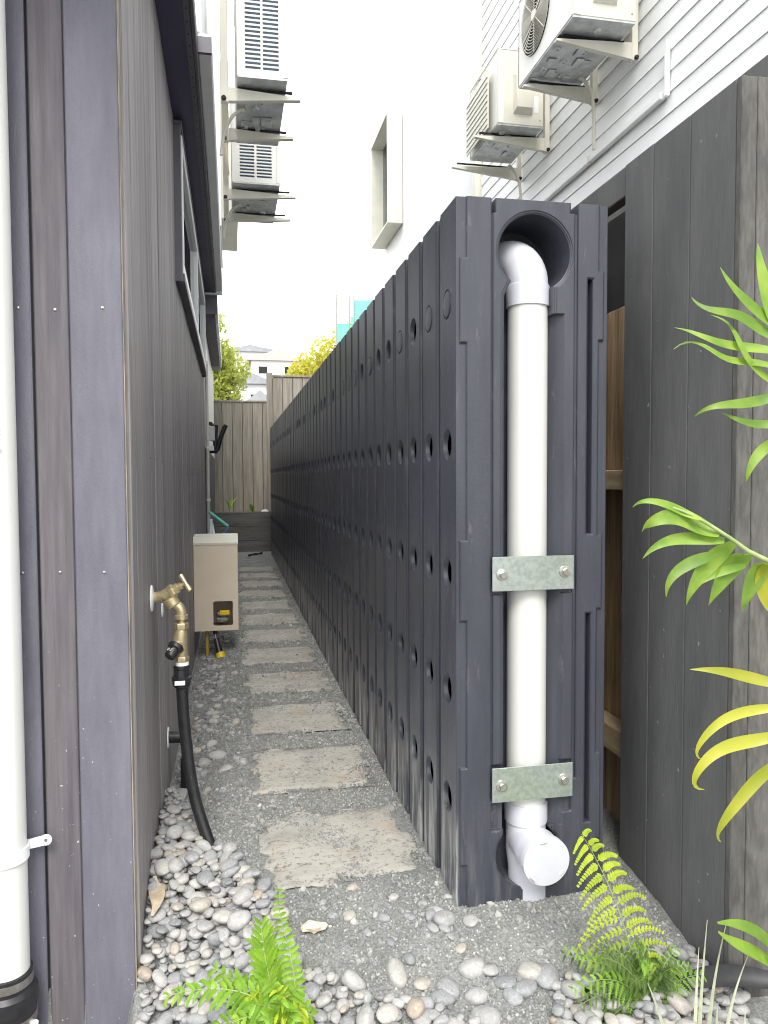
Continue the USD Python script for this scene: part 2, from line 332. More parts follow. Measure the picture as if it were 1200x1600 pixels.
M['fern_lime'] = leafmat('lime_fern', (.30, .42, .02), (.46, .54, .035), .35, .5, 40)
M['fern_green'] = leafmat('green_fern', (.14, .30, .02), (.28, .46, .04), .35, .5, 30)
M['fern_deep'] = leafmat('feathery_fern', (.045, .10, .015), (.12, .20, .03), .3, .5, 30)
M['stalk'] = mat('pale_green_stalk', (.22, .30, .10), (.34, .40, .16), (30, 30, 30), .6)
M['grass'] = leafmat('striped_blade', (.48, .52, .36), (.66, .67, .54), .25, .5, 60)
M['tree_leaf'] = leafmat('sunlit_tree_leaf', (.32, .38, .08), (.56, .57, .18), .45, .5, 1.2)
M['tree_leaf2'] = leafmat('yellow_shrub_leaf', (.40, .40, .05), (.55, .52, .08), .45, .5, 1.5)
M['bark'] = mat('bark', (.10, .085, .065), (.17, .15, .12), (8, 8, 3), .9)
M['dryleaf'] = mat('dry_leaf', (.40, .33, .22), (.58, .50, .37), (40, 40, 40), .85, bump=.001, bscale=120)
M['ink'] = mat('grey_print', (.42, .42, .43), (.5, .5, .5), (5, 5, 5), .6)
M['paper'] = mat('white_scrap', (.72, .73, .74), (.8, .8, .8), (30, 30, 30), .6)

# ------------------------------------------------------------------ ground
def ss(t):
    t = np.clip(t, 0, 1); return t * t * (3 - 2 * t)
def gh(x, y):
    x, y = np.asarray(x, float), np.asarray(y, float)
    z = -.115 * ss((2.16 - y) / .70) + .030 * ss((y - 6) / 4)
    z = z - .20 * ss((2.36 - y) / .5) * ss((.08 - x) / .30) - .25 * ss((-.26 - x) / .05) * ss((2.045 - y) / .02)
    z = z - .05 * ss((x - .95) / .25) * ss((2.6 - y) / .6)
    z = z + .034 * np.exp(-((x - .78) / .34) ** 2 - ((y - 1.93) / .26) ** 2)
    z = z - .055 * np.exp(-((x + .22) / .13) ** 2) * ss((y - 2.6) / .8)
    P = np.stack([x * 3.1, y * 3.1, np.zeros_like(x)], -1)
    z = z + (.022 - .014 * np.exp(-((x - .3) / .3) ** 4)) * (meshkit.fbm(P, 3, 3) - .5)
    return z
def sheet(xs, ys, f, tri=False):
    X, Y = np.meshgrid(xs, ys, indexing='ij')
    V = np.stack([X, Y, f(X, Y)], -1).reshape(-1, 3)
    nx, ny = len(xs), len(ys); i, j = np.meshgrid(np.arange(nx - 1), np.arange(ny - 1), indexing='ij'); a = (i * ny + j).ravel()
    Fc = np.vstack([np.c_[a, a + ny, a + ny + 1], np.c_[a, a + ny + 1, a + 1]])
    return trimesh.Trimesh(V, Fc, process=False)
def gfine(x, y):
    P = np.stack([x, y, np.zeros_like(x)], -1)
    return gh(x, y) + .007 * (meshkit.fbm(P * 45, 3, 11) - .5)
ys = np.r_[np.arange(-1.2, 1.3, .1), np.arange(1.3, 3.6, .012), np.arange(3.6, 13, .05)]
single('grit_path', sheet(np.r_[np.arange(-1.6, -.34, .06), np.arange(-.30, 1.46, .012), np.arange(1.5, 2.3, .1)], ys, gfine), M['grit'], kind='structure', smooth=True)
def far_ground(x, y):
    return np.where(y < 13, -.30, 0) + np.where(y >= 13, -.30 + 19.0 * ss((y - 22) / 110), 0) + np.where(y > 30, 2.2 * (meshkit.fbm(np.stack([x * .03, y * .03, x * 0], -1), 3, 5) - .5), 0)
single('ground', sheet(np.r_[np.linspace(-400, -30, 12), np.linspace(-25, 25, 26), np.linspace(30, 400, 12)], np.r_[np.linspace(-300, -20, 10), np.arange(-15, 160, 2.5), np.linspace(170, 700, 8)], far_ground), M['ground'], kind='structure', smooth=True)

# ------------------------------------------------------------------ dark house on the left
XL, YC = -.25, 2.04
house = thing('dark_timber_house', 'dark stained timber house with vertical boards and deep eave along the left of the path', 'house', (XL, YC, -.2))
# side wall boards (alley side), each its own piece
side_core = part(house, 'side_wall', bx(-.42, -.273, YC + .02, 8.0, -.5, 2.93), M['dark'])
y = YC + .024; k = 0
while y < 7.99:
    w = .0215 if k == 0 else .138
    y1 = min(y + w, 8.0)
    if k == 0: y1 = y + .10
    part(side_core if False else house, 'cladding_board', bx(-.275, XL + rng.uniform(-.0015, .0015), y + .0008, y1 - .0008, -.48, 2.93, .002), M['board_side'])
    y = y1; k += 1
part(house, 'flashing', bx(-.2495, -.2484, 4.4, 7.98, 1.198, 1.201), M['fascia'], label='thin horizontal joint line across the side boards')
for i, yy in enumerate(np.arange(2.16, 7.9, .138)):
    nl = lathe([(0, 0), (.003, 0), (.002, .002), (0, .0022)], (XL - .001, yy, 1.235 + rng.uniform(-.004, .004)), (1, 0, 0), 8)
    part(house, 'nail', nl, M['dark'])
# front-facing boards
core = part(house, 'front_wall', bx(-3.0, -.42, YC + .012, 2.3, -.5, 2.93), M['dark'])
part(house, 'corner_board', bx(-.384, -.2585, YC - .012, YC + .02, -.48, 2.93, .003), M['board_front'])
part(house, 'raw_edge', bx(-.2584, -.2566, YC - .0105, YC + .022, -.48, 2.93), M['raw_edge'], label='pale raw timber edge of the corner board')
part(house, 'cladding_board', bx(-.4685, -.3865, YC - .002, YC + .02, -.48, 2.93, .003), M['board_brown'])
xb = -.4755
for k in range(12):
    part(house, 'cladding_board', bx(xb - .135, xb, YC - .002, YC + .02, -.48, 2.93, .003), M['board_front'])
    xb -= .141
for px, py in ((28, 481), (86, 484), (160, 481), (94, 894), (163, 894), (35, 895)):
    q = atY(px, py, YC - .012 if px > 121 else YC - .002)
    part(house, 'nail', lathe([(0, 0), (.0045, 0), (.0035, .002), (0, .003)], q, (0, -1, 0), 10), M['steel'])
# eave: soffit, vent strip, fascia, gutter
part(house, 'soffit', bx(-.42, -.150, 1.2, 7.55, 2.93, 2.945), M['soffit'])
vs = part(house, 'vent_strip', bx(-.150, -.128, 1.2, 7.55, 2.927, 2.943), M['fascia'])
vh = [lathe([(0, 0), (.0035, 0), (.0035, .0015), (0, .0015)], (-.139, yy, 2.9265), (0, 0, -1), 8) for yy in np.arange(2.7, 7.5, .085)]
part(vs, 'vent_hole', cat(vh), M['dark'], kind='stuff')
part(house, 'fascia', bx(-.128, -.110, 1.2, 7.55, 2.93, 3.02, .003), M['fascia'])
part(house, 'gutter', bx(-.1095, -.050, 3.38, 7.55, 2.945, 3.03, .006), M['white'])
part(house, 'gutter_end', bx(-.1085, -.052, 3.36, 3.378, 2.94, 3.005), M['fascia'])
part(house, 'eave_return', bx(-.25, -.050, 7.552, 7.60, 2.915, 2.955, .004), M['white'])
# upper storey set back above the eave, light boards
part(house, 'upper_wall', bx(-3.0, -.112, 3.40, 7.6, 2.96, 6.4), M['white'])
part(house, 'upper_corner_board', bx(-.1115, -.094, 3.385, 3.47, 3.035, 6.4, .003), M['white'])
part(house, 'upper_roof', bx(-3.2, -.02, 3.2, 7.8, 6.4, 6.5), M['roof'])
part(house, 'lower_roof', bx(-3.0, -.12, 1.2, 3.40, 3.022, 3.05), M['roof'])
# window in the side wall
wy0, wy1, wz0, wz1 = 3.98, 7.55, 2.185, 2.86
win = part(house, 'window', cat([bx(-.30, -.216, wy0 - .05, wy0 - .012, wz0 - .05, wz1 + .03, .003), bx(-.30, -.216, wy1, wy1 + .05, wz0 - .05, wz1 + .03, .003),
                                bx(-.30, -.210, wy0 - .05, wy1 + .05, wz1 + .031, wz1 + .05, .003)]), M['fascia'])
part(win, 'sill', bx(-.30, -.208, wy0 - .010, wy1 - .002, wz0 - .04, wz0 - .001, .003), M['fascia'])
part(win, 'frame', cat([bx(-.26, -.211, wy0, wy1 - .004, wz0, wz0 + .055, .003), bx(-.26, -.211, wy0, wy1 - .004, wz1 - .06, wz1, .003),
                        bx(-.26, -.211, wy0, wy0 + .05, wz0 + .056, wz1 - .061, .003), bx(-.26, -.211, wy1 - .055, wy1 - .006, wz0 + .056, wz1 - .061, .003),
                        bx(-.26, -.211, 5.75, 5.81, wz0 + .056, wz1 - .061, .003)]), M['white'])
for a, b in ((wy0 + .051, 5.749), (5.811, wy1 - .056)):
    part(win, 'pane', bx(-.240, -.236, a, b, wz0 + .056, wz1 - .061), M['glass'])
part(win, 'blind', bx(-.2705, -.262, wy0, wy1 - .006, wz0 + .001, wz1 - .001), M['room'])
# rear, slightly lower section of the house
rear = thing('rear_house_section', 'brown boarded rear section of the dark house with lower eave, before the far fence', 'house', (XL, 8.05, 0))
yy = 8.03
part(rear, 'wall', bx(-.9, -.262, 8.03, 12.45, -.2, 2.75), M['dark'])
while yy < 12.4:
    part(rear, 'cladding_board', bx(-.262, -.243, yy + .002, yy + .138, -.2, 1.48, .003), M['board_brown']); 
    part(rear, 'upper_panel', bx(-.262, -.243, yy + .002, yy + .1395, 1.484, 2.75, .002), M['white'])
    yy += .14
part(rear, 'soffit', bx(-.30, -.125, 7.62, 11.2, 2.75, 2.765), M['board_brown'])
part(rear, 'fascia', bx(-.124, -.098, 7.62, 11.2, 2.74, 2.87, .003), M['white'])
part(rear, 'end_board', bx(-.9, -.10, 7.603, 7.618, 2.74, 2.955), M['fascia'])
part(rear, 'roof', bx(-1.2, -.126, 7.62, 12.5, 2.872, 2.92), M['roof'])

# downpipe at the left edge with clip and rubber coupling
DX, DY, DR = -.552, 1.972, .052
dp = thing('downpipe', 'white plastic downpipe at the left edge with strap clip and rubber coupling below', 'downpipe', (DX, DY, -.2))
part(dp, 'pipe', tube([(DX, DY, -.30), (DX, DY, 2.93)], DR, 40), M['pvc_bright'], smooth=40)
clip = part(dp, 'clip', lathe([(DR + .001, -.016), (DR + .005, -.015), (DR + .005, .015), (DR + .001, .016)], (DX, DY, .262), (-.02, 0, 1), 40), M['white'], smooth=40)
tab = extr_axes(unary_union([sbox(0, -.012, .055, .012), Point(.055, 0).buffer(.0135)]), .004, (DX + .035, DY + .046, .262), (.985, 0, .17), (-.17, 0, .985))
tab.apply_translation((0, -.01, 0))
part(clip, 'tab', tab, M['white'])
sc = atY(58, 1302, 2.0)
part(clip, 'screw', lathe([(0, 0), (.005, 0), (.004, .003), (0, .003)], (DX + .035 + .054, DY + .033, .2715), (0, -1, 0), 12), M['steel'])
cp = part(dp, 'rubber_coupling', lathe([(DR, -.058), (DR + .006, -.060), (DR + .006, -.098), (DR + .016, -.108), (DR + .018, -.14), (DR + .012, -.16), (DR + .012, -.24), (DR, -.25)][::-1], (DX, DY, .03), (0, 0, 1), 40), M['rubber'], smooth=40)
for zc, rr in ((-.048, DR + .0065), (-.145, DR + .0125)):
    part(cp, 'hose_clamp', lathe([(rr, -.010), (rr + .0015, -.0095), (rr + .0015, .0095), (rr, .010)], (DX, DY, zc), (0, 0, 1), 40), M['steel'], smooth=40)
part(cp, 'clamp_screw', bx(DX + .058, DX + .074, DY - .03, DY - .015, -.195, -.15, .004), M['white'])
def wrap_text(s, h, z0, ang):
    t = meshkit.text_mesh(s, h, .0004); v = t.vertices.copy()
    a = ang - v[:, 1] / DR                         # text runs upward, letters stand to the right of the axis
    r = DR + .0002 + v[:, 2]
    t.vertices = np.c_[DX + r * np.sin(a), DY - r * np.cos(a), z0 + v[:, 0]]
    t.invert(); return t
part(dp, 'print', cat([wrap_text('PVC-U  DN 100  DWV', .010, 1.26, .62), wrap_text('SN 6  AS/NZS 1260', .010, 1.50, .62), lathe([(0, 0), (.006, 0), (.006, .0005), (0, .0005)], (DX + (DR) * math.sin(.55), DY - DR * math.cos(.55), 1.235), (math.sin(.55), -math.cos(.55), 0), 16)]), M['ink'])

# ------------------------------------------------------------------ tap, hose, pipe stub, wall plates
tp = thing('garden_tap', 'brass garden tap with tee handle, elbow and black-capped pressure valve on the house wall', 'tap', (XL, 2.5, .79))
B = np.array
part(tp, 'wall_plate', lathe([(0, 0), (.042, 0), (.040, .004), (.02, .007), (0, .007)], (XL + .0005, 2.50, .793), (1, 0, 0), 32), M['white'], smooth=40)
a0, a1, a2 = B([-.246, 2.50, .795]), B([-.205, 2.49, .802]), B([-.165, 2.48, .828])
bd = part(tp, 'body', cat([cyl(a0, a1, .0165, 16), cyl(a1 - (a1 - a0) * .1, a2, .0195, 16, .0155), hexnut(a1 + (a2 - a1) * .35, a2 - a1, .0225, .018)]), M['brass'], smooth=35)
a3 = a2 + (a2 - a1) * .55
part(tp, 'spindle', cat([cyl(a2, a2 + (a3 - a2) * .5, .011, 12), cyl(a2, a3, .006, 10)]), M['brass'], smooth=40)
hd = np.cross(a3 - a2, [0, 1, 0]); hd /= np.linalg.norm(hd); hd = hd * .9 + B([0, .35, 0]); hd /= np.linalg.norm(hd)
part(tp, 'handle', cat([tube([a3 - hd * .030, a3 - hd * .022, a3, a3 + hd * .022, a3 + hd * .030], [.0075, .0085, .006, .0085, .0075], 12)]), M['brass'], smooth=50)
o0, o1 = B([-.192, 2.49, .790]), B([-.168, 2.485, .758])
nut_d = B([.5, -.05, -.87])
part(tp, 'hose_nut', cat([lathe([(0, 0), (.021, 0), (.0238, .004), (.0238, .026), (.021, .030), (0, .030)], o0 - nut_d * .004, nut_d, 24)]), M['brass'], smooth=30)
e0 = o0 + nut_d * .022; e1 = e0 + nut_d * .018; vx, vy = -.158, 2.487
el = spline([e0, e1, (-.166, vy, .766), (vx, vy, .754), (vx, vy, .735)], 14)
part(tp, 'elbow', cat([tube(spline([e0, e0 + B([.012, 0, -.004]), (vx - .004, vy, .760), (vx, vy, .748), (vx, vy, .725)], 14), .0165, 14), lathe([(.014, 0), (.0205, .001), (.0205, .013), (.014, .014)], (vx, vy, .726), (0, 0, 1), 20)]), M['brass'], smooth=40)
part(tp, 'union_nut', cat([cyl((vx, vy, .728), (vx, vy, .700), .0125, 16), hexnut((vx, vy, .694), (0, 0, 1), .0225, .020)]), M['brass'], smooth=30)
part(tp, 'valve_body', cat([tube([(vx, vy, .696), (vx - .004, vy, .675), (vx - .006, vy, .648), (vx - .002, vy, .62), (vx, vy, .605)], [.017, .022, .0235, .020, .0185], 18), hexnut((vx, vy, .590), (0, 0, 1), .0225, .018),
                           cyl((vx - .004, vy, .652), (vx - .018, vy - .022, .640), .019, 16)]), M['brass'], smooth=40)
kd = B([-.45, -.55, -.62]); kd /= np.linalg.norm(kd); k0 = B([vx - .014, vy - .016, .645])
kn = part(tp, 'valve_cap', lathe([(0, 0), (.024, 0), (.026, .004), (.0235, .013), (.019, .017), (.018, .040), (.015, .045), (0, .045)], k0, kd, 24), M['rubber'], smooth=30)
ux = B([.8, -.6, 0]); ux -= kd * (ux @ kd); ux /= np.linalg.norm(ux)
tx = meshkit.text_mesh('0.2', .009, .0006); Mx = np.eye(4); nrm = np.cross(kd, ux); nrm = -nrm if nrm[1] > 0 else nrm
Mx[:3, 0], Mx[:3, 2] = ux, nrm; Mx[:3, 1] = np.cross(nrm, ux); Mx[:3, 3] = k0 + kd * .032 + nrm * .0184 - ux * .008; tx.apply_transform(Mx)
part(kn, 'mark', tx, M['white'])
part(tp, 'thread_tape', lathe([(.0, 0), (.021, 0), (.021, .010), (0, .010)], (vx, vy, .580), (0, 0, 1), 20), M['white'], smooth=30)
hs = thing('black_hose', 'black poly pipe with ribbed compression fitting running from the tap into the pebbles', 'hose', (vx, vy, .55))
ft = part(hs, 'fitting', lathe([(0, 0), (.016, 0), (.026, .006), (.028, .02), (.0305, .028), (.0305, .036), (.025, .038), (.0235, .060), (.0255, .063), (.0255, .070), (.021, .074), (0, .074)], (vx - .002, vy, .506), (0, 0, 1), 10), M['rubber'])
part(ft, 'sticker', bx(vx - .022, vx + .010, vy - .0315, vy - .0265, .522, .536, .001), M['paper'])
part(hs, 'pipe', tube(spline([(vx - .002, vy, .512), (vx + .002, vy, .42), (vx + .014, vy - .005, .28), (vx + .040, vy - .02, .13), (vx + .085, vy - .06, .0), (vx + .11, vy - .09, -.08)], 30), .0182, 18), M['hose'], smooth=50)
st = thing('pipe_stub', 'black pipe stub with white wall plate turning down into pebbles behind the hose', 'pipe', (XL, 3.02, .17))
part(st, 'wall_plate', lathe([(0, 0), (.040, 0), (.038, .004), (0, .005)], (XL + .0005, 3.02, .175), (1, 0, 0), 28), M['white'], smooth=40)
part(st, 'pipe', tube(spline([(XL + .004, 3.02, .175), (XL + .035, 3.02, .174), (XL + .062, 3.02, .165), (XL + .071, 3.02, .135), (XL + .071, 3.02, .05), (XL + .071, 3.02, -.12)], 26), .0225, 18), M['hose'], smooth=50)
part(st, 'coupling', cyl((XL + .071, 3.02, .09), (XL + .071, 3.02, -.12), .0255, 20), M['rubber'], smooth=40)
single('wall_plate', lathe([(0, 0), (.026, 0), (.024, .004), (0, .005)], (XL + .0005, 2.86, .695), (1, 0, 0), 24), M['white'], 'small white round cover plate on the wall just below the tap', 'cover plate', smooth=40)

# ------------------------------------------------------------------ meter box
YB = 5.214
mb = thing('meter_box', 'beige gas meter box with a rounded cutout, mounted low on the house wall', 'meter box', (XL, YB, .15))
bxx0, bxx1, bz0, bz1 = -.247, .040, .152, .735
face = sbox(bxx0, bz0, bxx1, bz1).difference(sbox(-.110, .200, -.010, .335).buffer(.014))
def on_front(poly, d, yy): return extr_axes(poly, d, (0, yy, 0), (1, 0, 0), (0, 0, 1))
part(mb, 'front_panel', on_front(face, .004, YB), M['box'])
part(mb, 'case', cat([bx(bxx0, bxx0 + .004, YB + .0005, YB + .26, bz0, bz1), bx(bxx1 - .004, bxx1, YB + .0005, YB + .26, bz0, bz1), bx(bxx0, bxx1, YB + .0005, YB + .26, bz0, bz0 + .004), bx(bxx0, bxx1, YB + .26, YB + .264, bz0, bz1)]), M['box'])
lid = Polygon([(YB - .008, bz1 - .008), (YB - .008, bz1 + .006), (YB + .04, bz1 + .040), (YB + .27, bz1 + .048), (YB + .27, bz1 + .002), (YB + .004, bz1 + .002), (YB - .003, bz1 - .008)])
part(mb, 'lid', extr_axes(lid, bxx1 - bxx0 + .006, (bxx0 - .002, 0, 0), (0, 1, 0), (0, 0, 1)), M['cream'])
part(mb, 'regulator', cat([cyl((-.07, YB + .14, .19), (-.07, YB + .14, .24), .04, 16), cyl((-.10, YB + .10, .215), (-.03, YB + .10, .215), .014, 12)]), M['pan'], smooth=40)
part(mb, 'valve', cat([cyl((-.098, YB + .06, .262), (-.06, YB + .06, .262), .010, 12), hexnut((-.1, YB + .06, .262), (1, 0, 0), .016, .02)]), M['steel'], smooth=30)
part(mb, 'valve_handle', bx(-.086, -.016, YB + .035, YB + .055, .246, .280, .006), M['yellow'])
single('gas_pipe', tube([(-.168, YB + .05, .16), (-.168, YB + .05, .0), (-.170, YB + .04, -.08)], .011, 14), M['ochre'], 'ochre gas pipe rising from the stones into the beige meter box', 'pipe', smooth=50)
gp = thing('capped_pipe', 'short black pipe with yellow cap hanging from the beige meter box', 'pipe', (-.115, YB + .03, .14))
part(gp, 'collar', cyl((-.113, YB + .03, .152), (-.113, YB + .03, .125), .016, 16), M['rubber'], smooth=40)
part(gp, 'stem', cyl((-.113, YB + .03, .128), (-.108, YB + .02, .085), .009, 14), M['steel'], smooth=40)
part(gp, 'pipe', cyl((-.109, YB + .02, .092), (-.084, YB - .03, .0), .019, 18, .022), M['rubber'], smooth=40)
part(gp, 'cap', cyl((-.085, YB - .028, .006), (-.071, YB - .05, -.035), .030, 18, .031), M['yellow'], smooth=40)
tb = thing('cut_tubes', 'loose cut tubes and blue twine sticking up behind the beige meter box', 'tubes', (-.1, 5.7, .7))
part(tb, 'green_tube', cyl(atY(327, 800, 5.7), atY(356, 822, 5.72), .011, 12), M['teal'], smooth=40)
part(tb, 'blue_tube', cyl(atY(330, 811, 5.7), atY(329, 842, 5.7), .012, 12), M['paleblue'], smooth=40)
part(tb, 'white_tube', cyl(atY(331, 818, 5.72), atY(336, 842, 5.72), .009, 12), M['white'], smooth=40)
tw = [atY(356, 822, 5.72), atY(354, 828, 5.7), atY(346, 836, 5.68), atY(352, 834, 5.7), atY(358, 838, 5.69), atY(344, 839, 5.68), atY(356, 842, 5.7)]
part(tb, 'twine', tube(spline(tw, 30), .0035, 6), M['blue'], smooth=50)
wp = thing('wall_conduit', 'slim white vertical pipe clipped at the far end of the dark house wall', 'pipe', (-.23, 8.0, .2))
part(wp, 'pipe', tube([(-.222, 8.0, .0), (-.222, 8.0, 2.35)], .017, 14), M['cream'], smooth=50)
for zz in (.95, 1.48, 2.33):
    part(wp, 'clip', lathe([(.017, -.012), (.022, -.012), (.022, .012), (.017, .012)], (-.222, 8.0, zz), (0, 0, 1), 14), M['white'])
ib = thing('isolator_box', 'pale grey box on the wall beside black foam-wrapped pipe ends', 'electrical box', (-.2, 8.1, 1.6))
part(ib, 'case', bx(-.225, -.150, 8.06, 8.14, 1.55, 1.70, .008), M['pvc_cool'])
part(ib, 'base', bx(-.235, -.16, 8.05, 8.15, 1.45, 1.5, .004), M['white'])
lg = thing('lagged_pipes', 'three black foam-wrapped pipe ends splaying from the far end of the house wall', 'pipes', (-.16, 8.1, 1.45))
part(lg, 'pipe', tube(spline([atY(335, 706, 8.1), atY(336, 690, 8.1), atY(334, 674, 8.1), atY(331, 663, 8.1), atY(326, 662, 8.12)], 14), .021, 12), M['hose'], smooth=50)
part(lg, 'pipe', tube(spline([atY(339, 704, 8.1), atY(343, 690, 8.1), atY(348, 675, 8.1), atY(353, 664, 8.1)], 12), .024, 12), M['hose'], smooth=50)
part(lg, 'pipe', tube(spline([atY(336, 700, 8.16), atY(337, 680, 8.16), atY(338, 664, 8.16)], 10), .021, 12), M['hose'], smooth=50)
part(lg, 'pipe', tube(spline([(-.225, 8.12, 1.44), (-.16, 8.10, 1.445), (-.13, 8.09, 1.44)], 8), .020, 12), M['hose'], smooth=50)

# ------------------------------------------------------------------ water tank of slim modules
TX0, TX1, TY0, PITCH_T, TH, NMOD = .585, 1.014, 1.949, .197, 1.900, 49
HZ = (.277, .583, .907, 1.259, 1.639)
def cone(y, z, r0, r1, d):
    c = lathe([(0, -.004), (r0, -.004), (r0, 0), (r1, d), (0, d)], (TX0, y, z), (1, 0, 0), 26)
    return to_man(c)
def plan(front):
    p = [(.034, 0), (.030, .0035), (.005, .0055), (0, .0115), (0, .158), (.007, .164), (.007, .190), (.030, .1935), (.034, PITCH_T)]
    if front: p = [(.004, 0), (0, .005)] + p[4:]
    W = TX1 - TX0
    return m3.CrossSection([np.array([(a, b) for a, b in p] + [(W - a, b) for a, b in reversed(p)])[::-1]], m3.FillRule.NonZero)
def module(knock, front=False):
    b = m3.Manifold.extrude(plan(front), TH).translate([TX0, 0, 0])
    for i, z in enumerate(HZ):
        if i == 4 and knock:
            ring = to_man(lathe([(.036, -.01), (.040, -.01), (.040, .0035), (.036, .0035), (.036, -.01)], (TX0, .092, z), (1, 0, 0), 32))
            b = b - ring
        else:
            zz = z
            b = b - cone(.092, zz, .042, .035, .012) - to_man(cyl((TX0 + .012, .092, zz), (TX0 + (.11 if front else .26), .092, zz), .034, 20, .06 if front else .075))
    return b
def ccs(poly):
    loops = [np.array(poly.exterior.coords)[:-1]]
    loops += [np.array(h.coords)[:-1] for h in poly.interiors]
    return m3.CrossSection(loops, m3.FillRule.EvenOdd)
def facecut(poly, d, bev=.004):
    """recess of depth d in the front face (plane y = 0) with a sloping rim"""
    out = m3.Manifold()
    for dd, off in ((d, 0.0), (min(bev, d) * .66, bev * .4), (min(bev, d) * .33, bev)):
        q = poly.buffer(off, join_style=1, quad_segs=3) if off else poly
        for g in getattr(q, 'geoms', [q]):
            s = m3.Manifold.extrude(ccs(g), dd + .01)
            # (a, b, c) -> (a, c - .01, b): flip so that it stays right-handed
            s = s.transform(np.array([[1, 0, 0, 0], [0, 0, 1, -.01], [0, 1, 0, 0]], float))
            out = out + (s if s.volume() > 0 else s)
    return out
sx = lambda px: TX0 + (px - 713) * (TX1 - TX0) / (950 - 713)          # feature positions across the front, measured from its left edge
sz = lambda py: TH - (py - 308) * TH / 1114
frontm = module(True, True)
# left and right stepped flanges
steps = [(300, 400, 728), (400, 530, 718), (530, 835, 728), (835, 962, 718), (962, 1195, 728), (1195, 1352, 718), (1352, 1440, 728)]
fl = unary_union([sbox(TX0 - .02, sz(b), sx(e) - .0, sz(a)) for a, b, e in steps])
frontm = frontm - facecut(fl, .007, .003)
stepr = [(300, 410, 935), (410, 520, 943), (520, 830, 935), (830, 950, 943), (950, 1185, 935), (1185, 1330, 943), (1330, 1440, 935)]
fr = unary_union([sbox(sx(e), sz(b), TX1 + .02, sz(a)) for a, b, e in stepr])
frontm = frontm - facecut(fr, .008, .003)
# panel grooves and the pipe bay
frontm = frontm - facecut(sbox(sx(766), sz(1195), sx(768.5), sz(318)), .006, .0025)
frontm = frontm - facecut(sbox(sx(896), sz(1225), sx(901), sz(318)), .008, .003)
frontm = frontm - facecut(sbox(sx(766), sz(330), sx(772), sz(300)), .05, .003) - facecut(sbox(sx(889), sz(324), sx(901), sz(300)), .05, .003)
for a, b in ((424, 828), (957, 1300)):
    frontm = frontm - facecut(sbox(sx(917), sz(b), sx(925), sz(a)), .035, .004)
bay = Polygon([(sx(786), sz(1330)), (sx(862), sz(1330)), (sx(862), sz(425)), (sx(800), sz(425)), (sx(786), sz(455))])
frontm = frontm - facecut(bay, .10, .010)
rb = m3.Manifold.hull_points(np.array([(sx(862) - .004, -.01, z) for z in (sz(1300), sz(480))] + [(sx(884), -.01, z) for z in (sz(1300), sz(480))] + [(sx(862) - .004, .055, z) for z in (sz(1300), sz(480))]))
frontm = frontm - rb
hub = Point(sx(833), sz(387)).buffer(.101, quad_segs=16)
frontm = frontm - facecut(hub, .17, .008)
frontm = frontm - facecut(Point(sx(825), sz(1344)).buffer(.092, quad_segs=16), .11, .006)
for a, b in ((866, 922), (1194, 1250)):
    frontm = frontm - facecut(sbox(sx(766), sz(b), sx(896), sz(a)), .012, .003)
frontm = frontm - facecut(sbox(sx(767), sz(1300), sx(790), sz(1258)), .014, .004) - facecut(sbox(sx(872), sz(1276), sx(892), sz(1252)).buffer(.004), .010, .004)
tank = thing('water_tank', 'long black plastic slimline water tank of many narrow upright modules beside the path', 'water tank', (TX0, TY0, 0))
knocks = [1, 1, 0, 1, 0, 0, 1, 0, 1, 1, 1, 1, 0, 1, 0, 0, 1, 0, 1, 1, 1, 0, 1, 0, 0, 1, 1, 1, 1, 0, 0, 1, 0, 0, 1, 1, 0, 1, 0, 0, 0, 1, 1, 0, 0, 1, 1, 0, 1]
mods = {k: to_tm(module(k)) for k in (0, 1)}
plug = lathe([(0, 0), (.0345, 0), (.0350, .0012), (.033, .002), (0, .002)], (0, 0, 0), (-1, 0, 0), 24)
for i in range(NMOD):
    m = to_tm(frontm) if i == 0 else mods[knocks[i]].copy()
    m.apply_translation((rng.uniform(-.001, .001) if i else 0, TY0 + i * PITCH_T, 0))
    mp = part(tank, 'tank_module', m, M['tank'], smooth=25)
    if knocks[i]:
        q = plug.copy(); q.apply_translation((TX0 + .0005, TY0 + i * PITCH_T + .092, HZ[4])); part(mp, 'knockout_disc', q, M['tank'], smooth=40)

# ------------------------------------------------------------------ overflow pipe on the tank end
PX, PY, PR = .806, 2.012, .0545
ov = thing('overflow_pipe', 'white plastic pipe with elbow and capped tee standing in the tank end bay', 'pipe', (PX, PY, 0))
part(ov, 'pipe', tube([(PX, PY, .20), (PX, PY, 1.64)], PR, 48), M['pvc'], smooth=40)
edir = B([-.42, .91, 0]); edir /= np.linalg.norm(edir)
arc = [B([PX, PY, 1.66])] + [B([PX, PY, 1.69]) + edir * (.085 * (1 - math.cos(t))) + B([0, 0, .085 * math.sin(t)]) for t in np.linspace(0, math.pi / 2, 12)]
arc += [arc[-1] + edir * .03]
el = part(ov, 'elbow', tube(arc, PR + .001, 40), M['pvc_cool'], smooth=50)
part(el, 'collar', lathe([(PR, 0), (PR + .0045, .001), (PR + .0045, .056), (PR + .0015, .060), (PR, .060)], (PX, PY, 1.632), (0, 0, 1), 48), M['pvc_cool'], smooth=40)
te = part(ov, 'tee', cat([tube([(PX, PY - .018, -.06), (PX, PY - .018, .08), (PX, PY, .12), (PX, PY, .215)], PR + .0015, 48)]), M['pvc_cool'], smooth=40)
part(te, 'collar', lathe([(PR, 0), (PR + .003, .001), (PR + .0055, .004), (PR + .0055, .058), (PR, .060)], (PX, PY, .20), (0, 0, 1), 48), M['pvc_cool'], smooth=40)
cd = B([.03, -1, -.02]); cd /= np.linalg.norm(cd); c0 = B([PX, PY, .150])
